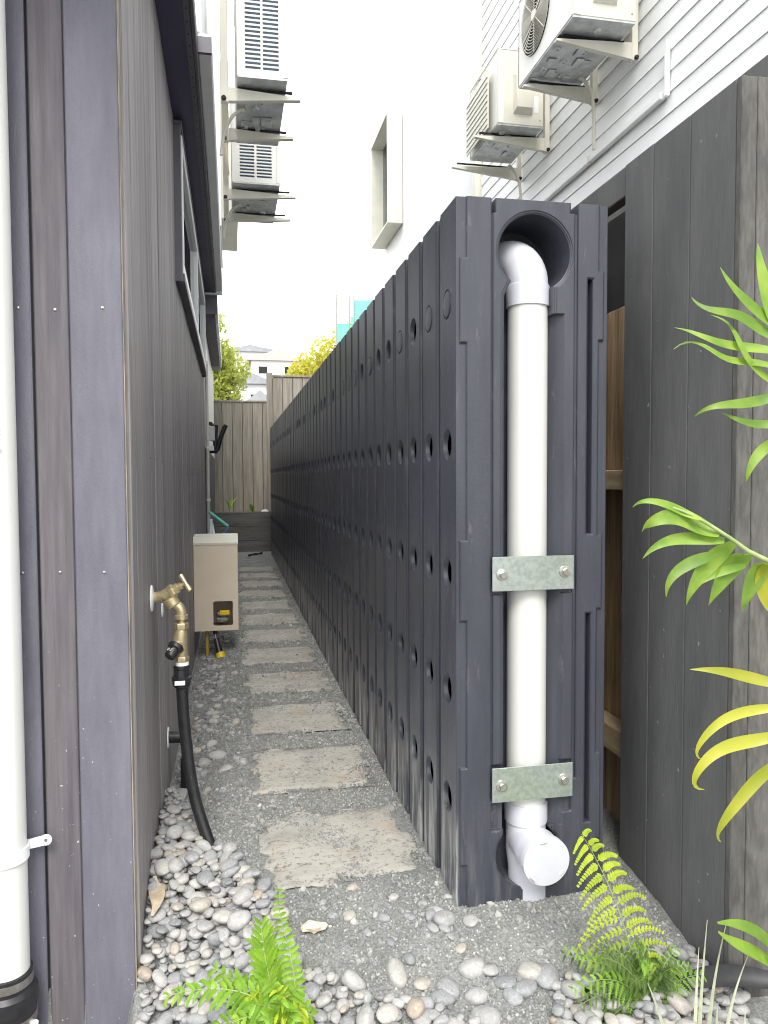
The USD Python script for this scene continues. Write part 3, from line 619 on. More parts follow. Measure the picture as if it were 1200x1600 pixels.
part(te, 'branch', cat([cyl(c0, c0 + cd * .115, PR + .002, 40), lathe([(PR, 0), (PR + .007, .002), (PR + .007, .045), (PR, .046)], c0 + cd * .070, cd, 40)]), M['pvc_cool'], smooth=40)
cap = part(te, 'access_cap', lathe([(0, 0), (.064, 0), (.0665, .002), (.0665, .018), (.0655, .0205), (.0635, .021), (0, .021)], c0 + cd * .118, cd, 56), M['pvc_cool'], smooth=30)
cu = B([1, .1, 0]); cu /= np.linalg.norm(cu); cv = np.cross(cu, cd) * -1
for ang in (1.75, 3.9, 5.6):
    q = c0 + cd * .139 + (cu * math.cos(ang) + B([0, 0, 1]) * math.sin(ang)) * .056
    t = B([-math.sin(ang), 0, math.cos(ang)])
    part(cap, 'lug', cyl(q - t * .008, q + t * .009, .0045, 8), M['pvc_cool'], smooth=40)
for zz, hh, nm, ab in ((.911, .046, 'upper', .000), (.339, .047, 'lower', .010)):
    br = thing('pipe_bracket', f'{nm} galvanised flat strap plate with two bolts clamping the white pipe to the tank', 'bracket', (PX, TY0 - .004, zz))
    pl = bx(.679, .911, 1.9335, 1.9375, zz - hh, zz + hh, .001)
    part(br, 'plate', pl, M['galv'])
    for xx in (.706, .884):
        zb = zz + (xx - .795) * .02
        bo = part(br, 'bolt', hexnut((xx, 1.928, zb), (0, -1, 0), .0095, .008), M['steel'])
        part(bo, 'washer', lathe([(0, 0), (.0165, 0), (.016, .003), (.008, .0045), (0, .0045)], (xx, 1.9333, zb), (0, -1, 0), 24), M['steel'], smooth=40)

# ------------------------------------------------------------------ paling fence on the right
XF, YF = 1.2, 1.678
fn = thing('black_paling_fence', 'black stained paling fence right of the tank, brown unpainted timber showing in the gap', 'fence', (XF, YF, 0))
for a, b in ((1.680, 1.8655), (1.867, 2.0465), (2.048, 2.208)):
    part(fn, 'paling', bx(XF + rng.uniform(0, .001), XF + .02, a + .0008, b - .0008, -.30, 2.12 + rng.uniform(-.002, .002), .0022), M['fence'])
part(fn, 'top_rail', bx(XF + .002, XF + .045, 2.2085, 12.5, 2.03, 2.118, .003), M['fence'])
for k in range(70):
    y0 = 2.02 + k * .15
    if y0 > 12.3: break
    top = 1.735 if k < 6 else 2.02
    part(fn, 'back_paling', bx(1.292 + rng.uniform(-.001, .001), 1.312, y0 + .002, y0 + .148, -.3, top, .002), M['timber'])
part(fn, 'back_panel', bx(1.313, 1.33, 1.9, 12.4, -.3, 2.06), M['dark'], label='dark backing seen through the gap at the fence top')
part(fn, 'rail', bx(1.222, 1.290, 1.70, 12.4, 1.125, 1.190, .003), M['rail'])
part(fn, 'rail', bx(1.222, 1.290, 1.70, 12.4, .26, .345, .003), M['rail'])
part(fn, 'post', bx(1.245, 1.291, 2.52, 2.62, -.3, 1.9, .003), M['timber'])
rt = thing('weathered_fence_return', 'weathered grey rough-sawn fence panel turning right beside the black palings', 'fence', (1.22, YF, 0))
x = XF + .0
for w, mname in ((.043, 'edge_board'), (.150, 'paling'), (.150, 'paling'), (.150, 'paling'), (.150, 'paling'), (.150, 'paling')):
    part(rt, mname, bx(x, x + w - .0015, YF - .022, YF - .001, -.3, 2.118 + rng.uniform(-.002, .002), .0022), M['fence_grey'])
    x += w
nb = thing('rear_dark_fence', 'taller dark fence board showing above the weathered fence return', 'fence', (1.45, 1.72, 0))
part(nb, 'board', bx(1.55, 1.57, 1.72, 2.6, 1.4, 2.395, .002), M['fence'])
part(nb, 'board', bx(1.55, 1.57, 2.603, 4.6, 1.4, 2.395, .002), M['fence'])
part(nb, 'post', bx(1.572, 1.65, 1.9, 2.0, -.3, 2.36, .002), M['fence'])

# ------------------------------------------------------------------ far fence and planter wall
ff = thing('far_fence', 'faded grey-brown paling fence closing the far end, right side stepped higher', 'fence', (0, 12.62, 0))
x = -.6
while x < .58:
    part(ff, 'paling', bx(x + .004, x + .156, 12.60, 12.62, .2, 2.385, .002), M['farfence']); x += .16
part(ff, 'cap', bx(-.6, .585, 12.585, 12.64, 2.386, 2.415, .003), M['farfence'])
part(ff, 'back_rail', bx(-.6, .585, 12.6215, 12.65, .2, 2.38), M['dark'])
part(ff, 'back_rail', bx(.69, 2.75, 12.6315, 12.66, .2, 2.79), M['dark'])
part(ff, 'post', bx(.59, .685, 12.55, 12.645, .0, 2.86, .004), M['farfence'])
x = .69
while x < 2.7:
    part(ff, 'paling', bx(x + .004, x + .156, 12.61, 12.63, .2, 2.80, .002), M['farfence']); x += .16
part(ff, 'cap', bx(.688, 2.75, 12.59, 12.65, 2.801, 2.83, .003), M['farfence'])
rw = thing('planter_wall', 'low dark timber retaining wall in front of the far fence', 'retaining wall', (0, 12.0, 0))
for k in range(3):
    part(rw, 'sleeper', bx(-.242, .64, 12.0 + .002 * k, 12.06, -.02 + k * .222, .196 + k * .222 + .004, .006), M['sleeper'])
part(rw, 'soil', bx(-.242, .64, 12.062, 12.59, .0, .63), M['ground'])
def tuft(name, label, base, n, h, spread, mt, w=.012):
    t = thing(name, label, 'plant', base)
    for i in range(n):
        a = rng.uniform(0, 6.28); d = B([math.cos(a), math.sin(a), 0]) * spread * rng.uniform(.4, 1)
        P = spline([B(base), B(base) + d * .3 + B([0, 0, h * .6]), B(base) + d + B([0, 0, h * rng.uniform(.7, 1)])], 8)
        part(t, 'leaf', ribbon(P, w * np.sin(np.linspace(.25, np.pi, 8)), up=(d[1], -d[0], .3)), mt, smooth=True)
tuft('strap_plant', 'thin strappy plant at the left of the far planter wall', (-.02, 12.15, .62), 4, .27, .24, M['palm'])
tuft('broad_plant', 'small clump of upright green leaves at the middle of the far planter wall', (.33, 12.15, .62), 5, .17, .09, M['palm'], .03)
single('white_stone', to_tm(m3.Manifold.sphere(.05, 16).scale([1.2, .7, .6]).translate([.52, 12.10, .65])), M['white'], 'small white stone on top of the far planter wall', 'stone', smooth=True)
single('bark_strip', tube(spline([(.24, 11.1, .06), (.30, 11.2, .065), (.38, 11.25, .07), (.42, 11.4, .07)], 10), [.01, .02, .015, .012, .02, .015, .01, .02, .02, .01], 7), M['dark'], 'dark curled strip of bark lying on the gravel at the far end', 'bark')

# ------------------------------------------------------------------ white weatherboard houses on the right
XW = 2.8
def weather_house(label, y0, y1, z0, z1, boards=True):
    h = thing('weatherboard_house', label, 'house', (XW, y0, z0))
    part(h, 'wall', bx(XW + .022, XW + 4, y0 + .01, y1 - .01, -.3, z1 + .1), M['white'])
    z = z0
    if not boards:
        part(h, 'render_face', bx(XW - .004, XW + .0215, y0, y1, -.3, z1), M['white'])
    while boards and z < z1:
        pr = Polygon([(-.012, 0), (.0, .0), (.022, .0), (.022, .150), (.012, .150)])
        mesh = extr_axes(Polygon([(-.002, 0), (.021, 0), (.021, .1306), (.007, .1306)]), y1 - y0, (XW, y1, z), (1, 0, 0), (0, 0, 1))
        part(h, 'weatherboard', mesh, M['white']); z += .131
    part(h, 'corner_board', bx(XW - .014, XW + .09, y1 + .001, y1 + .022, -.3, z1, .003), M['white'])
    part(h, 'roof', bx(XW + .03, XW + 4.4, y0, y1, z1 + .101, z1 + .25), M['roof'])
    return h
wh = weather_house('white weatherboard house rising behind the black fence with outdoor units on it', -1.0, 8.35, 1.93, 9.6)
wh2 = weather_house('farther plain white house with a boxed window hood', 9.6, 18.5, 1.93, 12.6, False)
def hood(parent_label, xw, sgn, y0, y1, z0, z1, d, gl=True):
    t = thing('window_hood', parent_label, 'window', (xw, y0, z0))
    xa, xb2 = xw - .001 * sgn, xw + sgn * d
    for a, b, c, e in ((y0, y0 + .03, z0, z1), (y1 - .03, y1, z0, z1)):
        part(t, 'side_panel', bx(xa, xb2, a, b, c, e, .003), M['cream'])
    part(t, 'top_panel', bx(xa, xb2, y0 + .031, y1 - .031, z1 - .03, z1 - .001, .003), M['cream'])
    part(t, 'bottom_panel', bx(xa, xb2, y0 + .031, y1 - .031, z0 + .001, z0 + .03, .003), M['cream'])
    part(t, 'pane', bx(xw + sgn * .03, xw + sgn * .036, y0 + .032, y1 - .032, z0 + .031, z1 - .031), M['glass'])
    part(t, 'blind', bx(xw + sgn * .012, xw + sgn * .02, y0 + .032, y1 - .032, z0 + .031, z1 - .031), M['white'])
    return t
hood('grey-beige box window hood projecting from the farther white house on the right', XW - .014, -1, 12.3, 13.75, 5.27, 7.03, .25)
dpc = thing('cream_downpipe', 'cream downpipe at the far corner of the white house above the tank', 'downpipe', (2.72, 8.3, 0))
part(dpc, 'pipe', tube([(2.70, 8.22, -.3), (2.70, 8.22, 7.5)], .05, 20), M['cream'], smooth=50)
for zz in (3.0, 5.2): part(dpc, 'clip', lathe([(.05, -.015), (.056, -.015), (.056, .015), (.05, .015)], (2.70, 8.22, zz), (0, 0, 1), 20), M['white'])
cdt = thing('pipe_duct', 'slim white duct running along the white house wall below the outdoor units', 'duct', (2.78, 5, 3.6))
part(cdt, 'duct', bx(2.752, 2.793, 4.62, 8.1, 3.60, 3.645, .006), M['white'])
part(cdt, 'riser', bx(2.762, 2.793, 4.57, 4.60, 3.60, 3.95, .006), M['white'])
for yy in (5.62, 7.25): part(cdt, 'clip', bx(2.748, 2.795, yy, yy + .03, 3.597, 3.648, .003), M['cream'])

# ------------------------------------------------------------------ air-conditioner units and brackets
def slots_panel(x0, x1, z0, z1, cols, rowh, gap, zfirst, t=.0015):
    pol = sbox(x0, z0, x1, z1); cut = []
    z = zfirst
    while z < z1 - .04:
        for a, b in cols: cut.append(sbox(a, z, b, z + rowh).buffer(.002, quad_segs=2))
        z += gap
    return pol.difference(unary_union(cut))
def rot_ring(c, r, rt_, n=40):
    a = np.linspace(0, 2 * np.pi, n + 1)
    return tube(np.c_[np.full(n + 1, c[0]), c[1] + r * np.cos(a), c[2] + r * np.sin(a)], rt_, 5, caps=False)
def ac_unit(label, xb, xf, y0, y1, z0, h, slotted, group):
    s = 1 if xf > xb else -1
    t = thing('outdoor_unit', label, 'air conditioner', (xb, y0, z0), group)
    lo, hi = min(xb, xf), max(xb, xf)
    part(t, 'casing', cat([bx(lo, hi, y0 + .012, y1, z0 + h - .02, z0 + h, .006), bx(lo, lo + .012, y0 + .012, y1, z0 + .012, z0 + h - .021), bx(hi - .012, hi, y0 + .012, y1, z0 + .012, z0 + h - .021), bx(lo, hi, y1 - .012, y1 + .001, z0 + .012, z0 + h - .021)]), M['acwhite'])
    w = hi - lo
    if slotted:
        cols = [(lo + .17 * w, lo + .46 * w), (lo + .52 * w, lo + .82 * w)]
        pol = slots_panel(lo, hi, z0 + .012, z0 + h, cols, .0105, .0262, z0 + .055)
        part(t, 'louvre_panel', extr_axes(pol, .004, (0, y0 + .010, 0), (1, 0, 0), (0, 0, 1)), M['acwhite'])
        part(t, 'coil', bx(lo + .02, hi - .02, y0 + .03, y0 + .05, z0 + .03, z0 + h - .03), M['acdark'])
        part(t, 'edge_strip', bx(hi - .028, hi + .004, y0 + .001, y0 + .009, z0 + .012, z0 + h, .003), M['acwhite'])
    else:
        part(t, 'end_panel', bx(lo, hi, y0, y0 + .011, z0 + .012, z0 + h, .004), M['cream'])
        part(t, 'edge_strip', bx(lo + .008, lo + .055, y0 - .004, y0 - .0005, z0 + .016, z0 + h - .01, .002), M['acwhite'])
        sk = m3.Manifold.hull_points(np.array([(lo + .14, y0 - .001, z0 + .10), (lo + .31, y0 - .001, z0 + .10), (lo + .14, y0 - .001, z0 + .42), (lo + .31, y0 - .001, z0 + .42), (lo + .155, y0 - .05, z0 + .14), (lo + .295, y0 - .05, z0 + .14), (lo + .155, y0 - .05, z0 + .40), (lo + .295, y0 - .05, z0 + .40)]))
        part(t, 'valve_cover', to_tm(sk), M['cream'], smooth=30)
        part(t, 'screw', cyl((hi - .03, y0 - .004, z0 + .06), (hi - .03, y0, z0 + .06), .006, 8), M['steel'])
        part(t, 'label_sticker', bx(hi - .085, hi - .045, y0 - .0015, y0 - .0002, z0 + .12, z0 + .26), M['paper'])
    # base pan with pressed relief
    pan = [bx(lo + .004, hi - .004, y0 + .004, y1 - .004, z0, z0 + .0115)]
    part(t, 'base_pan', cat(pan), M['pan'])
    for i in range(16):
        px_, py_ = rng.uniform(lo + .05, hi - .07), rng.uniform(y0 + .06, y1 - .10)
        if i % 3 == 0: q = lathe([(0, 0), (.028, 0), (.024, .010), (.012, .011), (.010, .004), (0, .004)], (px_, py_, z0 - .0005), (0, 0, -1), 12)
        else: q = bx(px_ - rng.uniform(.01, .04), px_ + rng.uniform(.01, .04), py_ - rng.uniform(.015, .07), py_ + rng.uniform(.015, .07), z0 - rng.uniform(.006, .016), z0 - .0003 * (i + 1), .004)
        part(t, 'pan_pressing', q, M['pan'])
    part(t, 'foot', bx(lo - .01, hi + .01, y0 + .18, y0 + .22, z0 - .019, z0 - .017), M['dark'])
    # fan grille on the outward face
    c = (xf + s * .012, y1 - .33 * (y1 - y0) - .02, z0 + .56 * h); R = .40 * h
    fg = part(t, 'fan_recess', lathe([(0, 0), (R, 0), (R, .004), (0, .004)], (xf + s * .001, c[1], c[2]), (s, 0, 0), 40), M['dark'])
    wires = [rot_ring(c, r, .0026) for r in np.linspace(.16 * R, R, 12)]
    for a in np.arange(0, np.pi, np.pi / 4):
        d = B([0, math.cos(a), math.sin(a)]) * R
        wires.append(cyl(B(c) - d, B(c) + d, .003, 5))
    part(t, 'fan_grille', cat(wires), M['cream'])
    part(t, 'fan_hub', lathe([(0, 0), (.15 * R, 0), (.13 * R, .008), (0, .01)], (c[0] + s * .003, c[1], c[2]), (s, 0, 0), 20), M['cream'], smooth=40)
    part(t, 'top_rim', bx(lo - .003, hi + .003, y0 - .002, y1 + .003, z0 + h + .001, z0 + h + .012, .004), M['acwhite'])
    return t
def ac_bracket(label, xw, tip, y, z, up, dep=.055):
    s = 1 if tip > xw else -1
    t = thing('unit_bracket', label, 'bracket', (xw, y, z))
    L = abs(tip - xw)
    part(t, 'upright', bx(xw, xw + s * .045, y - .022, y + .022, z - dep - .008, z + up, .003), M['cream'])
    arm = Polygon([(.046, -dep), (.046, .026), (L, -.002), (L, -.014)])
    A = extr_axes(arm, .038, (xw, y + .019, z), (1, 0, 0), (0, 0, 1)) if s > 0 else extr_axes(Polygon([(-a, b) for a, b in arm.exterior.coords]), .038, (xw, y + .019, z), (1, 0, 0), (0, 0, 1))
    part(t, 'arm', A, M['cream'])
    part(t, 'rubber_mount', bx(xw + s * .10, xw + s * (L - .05), y - .012, y + .012, z + .0265, z + .034), M['dark'])
    part(t, 'bolt', lathe([(0, 0), (.012, 0), (.016, .01), (.012, .022), (0, .024)], (xw + s * .018, y - .023, z - dep + .008), (0, -1, 0), 10), M['dark'])
def drain(label, P, r=.011):
    t = thing('drain_pipe', label, 'pipe', P[0])
    part(t, 'pipe', tube(spline(P, 18), r, 10), M['cream'], smooth=50)
    part(t, 'collar', cyl(P[0], B(P[0]) + (B(P[1]) - B(P[0])) * .25, r + .006, 12), M['cream'], smooth=40)
ACL, ACR = 'outdoor units bracketed on the left upper wall', 'outdoor units bracketed on the white house'
ac_unit('nearer louvred outdoor unit on the left, high above the dark house eave', .071, .369, 4.73, 5.66, 3.545, .80, True, None)
ac_unit('farther louvred outdoor unit on the left, partly hidden below the nearer one', .045, .430, 6.40, 7.36, 3.545, .72, True, None)
for lab, yy in (('first left arm bracket, under the near end of the nearer left unit', 4.86), ('second left arm bracket, under the far end of the nearer left unit', 5.41), ('third left arm bracket, under the near end of the farther left unit', 6.52), ('fourth left arm bracket, under the far end of the farther left unit', 7.09)):
    ac_bracket(lab, -.026, .457 if yy < 6 else .565, yy, 3.505, .75)
for lab, yy in (('short curved drain pipe under the nearer left outdoor unit', 5.12), ('short curved drain pipe under the farther left outdoor unit', 6.88)):
    drain(lab, [(.12, yy, 3.54), (.05, yy + .02, 3.50), (.0, yy + .05, 3.42), (-.03, yy + .06, 3.26)])
lp = thing('wrapped_pipe', 'thin beige wrapped pipe beside the left unit brackets', 'pipe', (-.02, 6.2, 3.4))
part(lp, 'pipe', tube(spline([(.02, 6.4, 4.1), (.0, 6.35, 3.8), (.012, 6.45, 3.62)], 10), .016, 10), M['box'], smooth=50)
ac_unit('larger nearer outdoor unit on the white house at the top right', 2.664, 2.215, 4.775, 5.73, 4.15, .64, False, None)
ac_unit('farther outdoor unit on the white house, just left of the larger nearer one', 2.660, 2.25, 6.30, 7.06, 4.14, .62, False, None)
for lab, yy, zz in (('first right arm bracket, under the near end of the top right unit', 4.98, 4.112), ('second right arm bracket, under the far end of the top right unit', 5.57, 4.10), ('third right arm bracket, under the near end of the farther right unit', 6.47, 4.105), ('fourth right arm bracket, lowest one above the tank top', 7.13, 4.105)):
    ac_bracket(lab, 2.784, 2.19 if yy < 6 else 2.095, yy, zz, .75, .085)
drain('curved cream drain pipe under the top right outdoor unit', [(2.60, 5.48, 4.16), (2.68, 5.50, 4.10), (2.74, 5.53, 3.95), (2.755, 5.55, 3.66)], .014)
drain('curved cream drain pipe under the farther right outdoor unit', [(2.60, 6.98, 4.09), (2.68, 7.0, 4.03), (2.74, 7.03, 3.88), (2.755, 7.05, 3.66)], .014)
hood('pale cream box window hood low on the left upper wall beyond the units', -.06, 1, 9.3, 10.6, 4.2, 6.0, .19)
gp_ = [o for o in origin if o.endswith('/outdoor_unit_003')][0]
gpan = Polygon([(6.42, 4.17), (7.03, 4.17), (7.03, 4.62), (6.42, 4.62)])
part(gp_, 'guard_panel', bx(2.205, 2.215, 6.42, 7.03, 4.16, 4.66, .003), M['cream'], label='beige guard panel with horizontal lines over the fan')
for k in range(9): part(gp_, 'guard_rib', bx(2.1985, 2.2045, 6.43, 7.02, 4.19 + .05 * k, 4.205 + .05 * k, .002), M['cream'])
lu = thing('rear_upper_wall', 'white upper wall on the far left carrying the cream window hood', 'wall', (-.4, 9, 2.7))
part(lu, 'wall', bx(-3, -.061, 9.1, 10.9, 4.05, 7.0), M['white'])

# ------------------------------------------------------------------ stepping slabs
ord_ = ['nearest and largest concrete slab, orange stained, half buried in grit in front of the tank', 'second concrete slab from the front, pale and grit dusted', 'third concrete slab from the front, just beyond the hose',
        'fourth concrete slab from the front, level with the yellow pipe cap', 'fifth concrete slab from the front, beside the yellow capped pipe', 'sixth concrete slab from the front, much covered in grit',
        'seventh concrete slab from the front, level with the meter box bottom', 'eighth concrete slab from the front, beside the meter box', 'ninth concrete slab from the front, thin strip in view', 'tenth concrete slab from the front, thin strip in view',
        'eleventh concrete slab from the front, next to last', 'farthest concrete slab, last before the bare gravel']
slab_c = []
for i, lab in enumerate(ord_):
    yc = 2.385 + .668 * i; hx, hy = .245, .245 if i else .245
    x0, x1 = (.075, .560) if i == 0 else (.058, .538)
    top = float(np.mean(gh(*np.meshgrid(np.linspace(x0, x1, 9), np.linspace(yc - hy, yc + hy, 9))))) + .005
    n = 44
    s_ = sheet(np.linspace(x0, x1, n), np.linspace(yc - hy, yc + hy, n), lambda X, Y: gh(X, Y) + .0065 + .004 * (meshkit.fbm(np.stack([X * 14, Y * 14, X * 0 + i], -1), 3, 2) - .5))
    sl = thing('stepping_slab', lab, 'paving slab', (.3, yc, top), 'concrete stepping slabs along the path')
    vv = s_.vertices; ed = np.minimum.reduce([vv[:, 0] - x0, x1 - vv[:, 0], vv[:, 1] - (yc - hy), (yc + hy) - vv[:, 1]])
    jit = (meshkit.fbm(np.c_[vv[:, :2] * 13, np.full(len(vv), i)], 3, 9) - .5)
    vv[:, 2] -= np.clip(.055 - ed, 0, .055) * np.clip(jit * .9 + .24, .0, 1) * .8
    s_.vertices = vv
    part(sl, 'top_face', s_, M['slab'], smooth=True)
    part(sl, 'body', bx(x0 + .003, x1 - .003, yc - hy + .003, yc + hy - .003, top - .07, top - .045), M['slab'])
    slab_c.append((x0, x1, yc - hy, yc + hy, top))
def on_slab(x, y):
    r = np.zeros(np.shape(x), bool); zt = np.full(np.shape(x), -9.0)
    for x0, x1, y0, y1, t in slab_c:
        k = (x > x0) & (x < x1) & (y > y0) & (y < y1); r |= k; zt = np.where(k, t, zt)
    return r, zt

# ------------------------------------------------------------------ grit stones
def rock(r, seed, sub=0, flat=1.0):
    g = np.random.default_rng(seed); m = trimesh.creation.icosphere(subdivisions=sub, radius=1)
    m.vertices *= (1 + g.uniform(-.28, .28, len(m.vertices)))[:, None] * np.array([1.15, .9, .7 * flat]); m.vertices *= r; return m
def instancer(name, protos, mt, pos, scale, pid, label, cat_, smooth=False):
    p = path_for(None, name)
    pi = UsdGeom.PointInstancer.Define(stage, p)
    rel = pi.CreatePrototypesRel()
    for i, m in enumerate(protos):
        q = f'{p}/stone' + (f'_{i:03d}' if i else '')
        usdkit.mesh(stage, q, m, mt, smooth=smooth); rel.AddTarget(q)
    n = len(pos)
    pi.CreatePositionsAttr(Vt.Vec3fArray.FromNumpy(np.asarray(pos, np.float32)))
    pi.CreateScalesAttr(Vt.Vec3fArray.FromNumpy(np.repeat(np.asarray(scale, np.float32)[:, None], 3, 1) if np.ndim(scale) == 1 else np.asarray(scale, np.float32)))
    pi.CreateProtoIndicesAttr(Vt.IntArray.FromNumpy(np.asarray(pid, np.int32)))
    qs = rng.normal(size=(n, 4)); qs /= np.linalg.norm(qs, axis=1, keepdims=True)
    pi.CreateOrientationsAttr(Vt.QuathArray([Gf.Quath(float(a), float(b), float(c), float(d)) for a, b, c, d in qs]))
    setd(pi.GetPrim(), label, cat_, None, 'stuff')
N1, N2 = 46000, 26000
gx = np.r_[rng.uniform(-.24, 1.19, N1), rng.uniform(-.24, .58, N2)]
gy = np.r_[rng.uniform(1.45, 3.6, N1), 3.6 + 6.4 * rng.random(N2) ** 1.5]
sl_, zt = on_slab(gx, gy)
dn = meshkit.fbm(np.c_[gx * 9, gy * 9, gx * 0], 4, 21)
edge_d = np.full(len(gx), 1.0)
for x0, x1, y0, y1, t in slab_c:
    d = np.minimum.reduce([gx - x0, x1 - gx, gy - y0, y1 - gy]); edge_d = np.where(d > 0, np.minimum(edge_d, d), edge_d)
keep = ~sl_ | (rng.random(len(gx)) < np.clip(.05 + 1.0 * np.clip((.075 - edge_d) / .075, 0, 1) * (dn > .44) + .55 * (dn > .60), 0, 1))
keep &= ~((gx > .58) & (gy > 1.955) & (gx < 1.02))
gx, gy, sl_, zt = gx[keep], gy[keep], sl_[keep], zt[keep]
gz = np.where(sl_, zt + .001, gfine(gx, gy) + .0008)
gs = rng.uniform(.55, 1.0, len(gx)) * np.where(sl_, .75, 1) * (1 + 1.6 * (rng.random(len(gx)) > .965)) * np.where(gy > 3.6, 1.35, 1.0)
instancer('grit', [rock(.0046, s) for s in range(6)], M['gritstone'], np.c_[gx, gy, gz], gs, rng.integers(0, 6, len(gx)), 'loose crushed grey grit covering the path between the slabs', 'grit')

def gz_at(px, py, g=-.08):
    p = atZ(px, py, g)
    for _ in range(8): p = atZ(px, py, float(gh(p[0], p[1])) + .005)
    return p
# ------------------------------------------------------------------ river pebbles, dropped one on another
CELL = .005; GX0, GY0 = -.26, 1.30
nxg, nyg = int(1.50 / CELL), int(4.6 / CELL)
HX, HY = np.meshgrid(GX0 + np.arange(nxg) * CELL, GY0 + np.arange(nyg) * CELL, indexing='ij')
HG0 = gh(HX, HY); HG = HG0.copy()
beds = {
 'wall': Polygon([gz_at(px, py, -.05)[:2] for px, py in ((262, 1225), (300, 1290), (345, 1330), (418, 1395), (452, 1480), (475, 1530), (480, 1700), (150, 1800), (160, 1500))]),
 'front': Polygon([gz_at(px, py, -.10)[:2] for px, py in ((455, 1505), (520, 1525), (585, 1555), (650, 1572), (760, 1598), (780, 1660), (440, 1660))]),
 'fern': Polygon([gz_at(px, py, -.13)[:2] for px, py in ((870, 1545), (960, 1510), (1020, 1500), (1110, 1475), (1250, 1470), (1250, 1680), (860, 1680))])}
peb = []
def pebble_mesh(a, b, c, seed):
    g = np.random.default_rng(seed)
    m = trimesh.creation.icosphere(subdivisions=2, radius=1)
    v = m.vertices
    e = g.uniform(.72, 1.05); v = np.sign(v) * np.abs(v) ** e; v /= np.linalg.norm(v, axis=1, keepdims=True) ** .55
    v = v * (1 + .32 * (meshkit.noise(v * 1.1 + g.uniform(0, 50, 3), seed) - .5) + .10 * (meshkit.noise(v * 2.6 + g.uniform(0, 50, 3), seed) - .5))[:, None]
    m.vertices = v * [a, b, c]
    return m
def drop(x, y, a, sink=0.0, bed='', tilt=.22):
    b, c = a * rng.uniform(.58, .92), a * rng.uniform(.38, .62)
    yaw = rng.uniform(0, np.pi)
    i0, i1 = int((x - a - GX0) / CELL), int((x + a - GX0) / CELL) + 2; j0, j1 = int((y - a - GY0) / CELL), int((y + a - GY0) / CELL) + 2
    i0, j0, i1, j1 = max(i0, 0), max(j0, 0), min(i1, nxg), min(j1, nyg)
    if i1 <= i0 or j1 <= j0: return
    dx, dy = HX[i0:i1, j0:j1] - x, HY[i0:i1, j0:j1] - y
    u, v = (dx * math.cos(yaw) + dy * math.sin(yaw)) / a, (-dx * math.sin(yaw) + dy * math.cos(yaw)) / b
    q = 1 - u * u - v * v; ok = q > 0
    if ok.sum() < 3: return
    prof = c * np.sqrt(np.clip(q, 0, 1)); hh = HG[i0:i1, j0:j1]
    z = np.percentile((hh + prof)[ok], 60) - sink * c
    HG[i0:i1, j0:j1] = np.where(ok, np.maximum(hh, z + prof), hh)
    gx_, gy_ = rng.normal(0, tilt), rng.normal(0, tilt)
    peb.append(dict(x=x, y=y, z=z, a=a, b=b, c=c, yaw=yaw, tx=gx_, ty=gy_, bed=bed))
for name, dens in (('wall', 3300), ('front', 1500), ('fern', 2600)):
    poly = beds[name]; x0, y0, x1, y1 = poly.bounds; n = int(poly.area * dens); k = 0
    while k < n:
        x, y = rng.uniform(x0, x1), rng.uniform(y0, y1)
        if not poly.contains(Point(x, y)): continue
        k += 1
        if x < XL + .012 or (x > XF - .02 and y > YF - .02): continue
        best = None
        for _t in range(9):
            xx, yy = (x, y) if _t == 0 else (rng.uniform(x0, x1), rng.uniform(y0, y1))
            if not poly.contains(Point(xx, yy)): continue
            ii, jj = int((xx - GX0) / CELL), int((yy - GY0) / CELL)
            if not (3 < ii < nxg - 4 and 3 < jj < nyg - 4): continue
            e = float(np.mean(HG[ii - 3:ii + 4, jj - 3:jj + 4] - HG0[ii - 3:ii + 4, jj - 3:jj + 4]))
            if best is None or e < best[0]: best = (e, xx, yy)
        if best is None: continue
        x, y = best[1:]
        if x < XL + .012 or (x > XF - .02 and y > YF - .02): continue
        a = np.clip(rng.lognormal(math.log(.0165), .32), .008, .031)
        drop(x, y, a, bed=name)
for bed, pts in (('corner', [(680, 1425, 14), (694, 1434, 17), (676, 1448, 10), (695, 1450, 10), (672, 1432, 11)]), ('grit', [(340, 1180, 14), (318, 1208, 9), (320, 1192, 12), (352, 1200, 12), (520, 1428, 9), (545, 1430, 11), (600, 1432, 9), (640, 1430, 10), (738, 1512, 20), (700, 1545, 18), (745, 1555, 16), (620, 1520, 22), (640, 1495, 13), (855, 1525, 22), (828, 1520, 17), (790, 1532, 16), (765, 1515, 15), (615, 1400, 8), (660, 1410, 9), (735, 1437, 12), (800, 1555, 15), (550, 1385, 9), (690, 1560, 18), (660, 1535, 14), (760, 1590, 20), (820, 1545, 17), (505, 1408, 7), (575, 1455, 8), (720, 1480, 9), (610, 1470, 8)]),):
    for px, py, r in pts:
        p = gz_at(px, py, -.06)
        drop(p[0], p[1], r / FPX * np.linalg.norm(p - CPOS), sink=.7, bed='grit', tilt=.15)
for _ in range(130):      # half-buried stones along the wall, tap to meter box
    y = rng.uniform(2.9, 6.0); x = -.235 + abs(rng.normal(0, .12)) + .02
    if x > .06: continue
    drop(x, y, rng.uniform(.012, .030), sink=.55, bed='strip', tilt=.2)
for _ in range(30):
    x, y = rng.uniform(.0, .55), rng.uniform(2.7, 4.2)
    if on_slab(np.array([x]), np.array([y]))[0][0]: continue
    drop(x, y, rng.uniform(.007, .016), sink=.8, bed='grit', tilt=.1)
for i, p in enumerate(peb):
    q = project([p['x'], p['y'], p['z']]); ii, jj = int((p['x'] - GX0) / CELL), int((p['y'] - GY0) / CELL)
    vis = -10 < q[0] < 1210 and 0 < q[1] < 1612 and HG[min(ii, nxg - 1), min(jj, nyg - 1)] < p['z'] + p['c'] + .004
    p['score'] = (p['a'] / q[2] if vis else 0); p['i'] = i
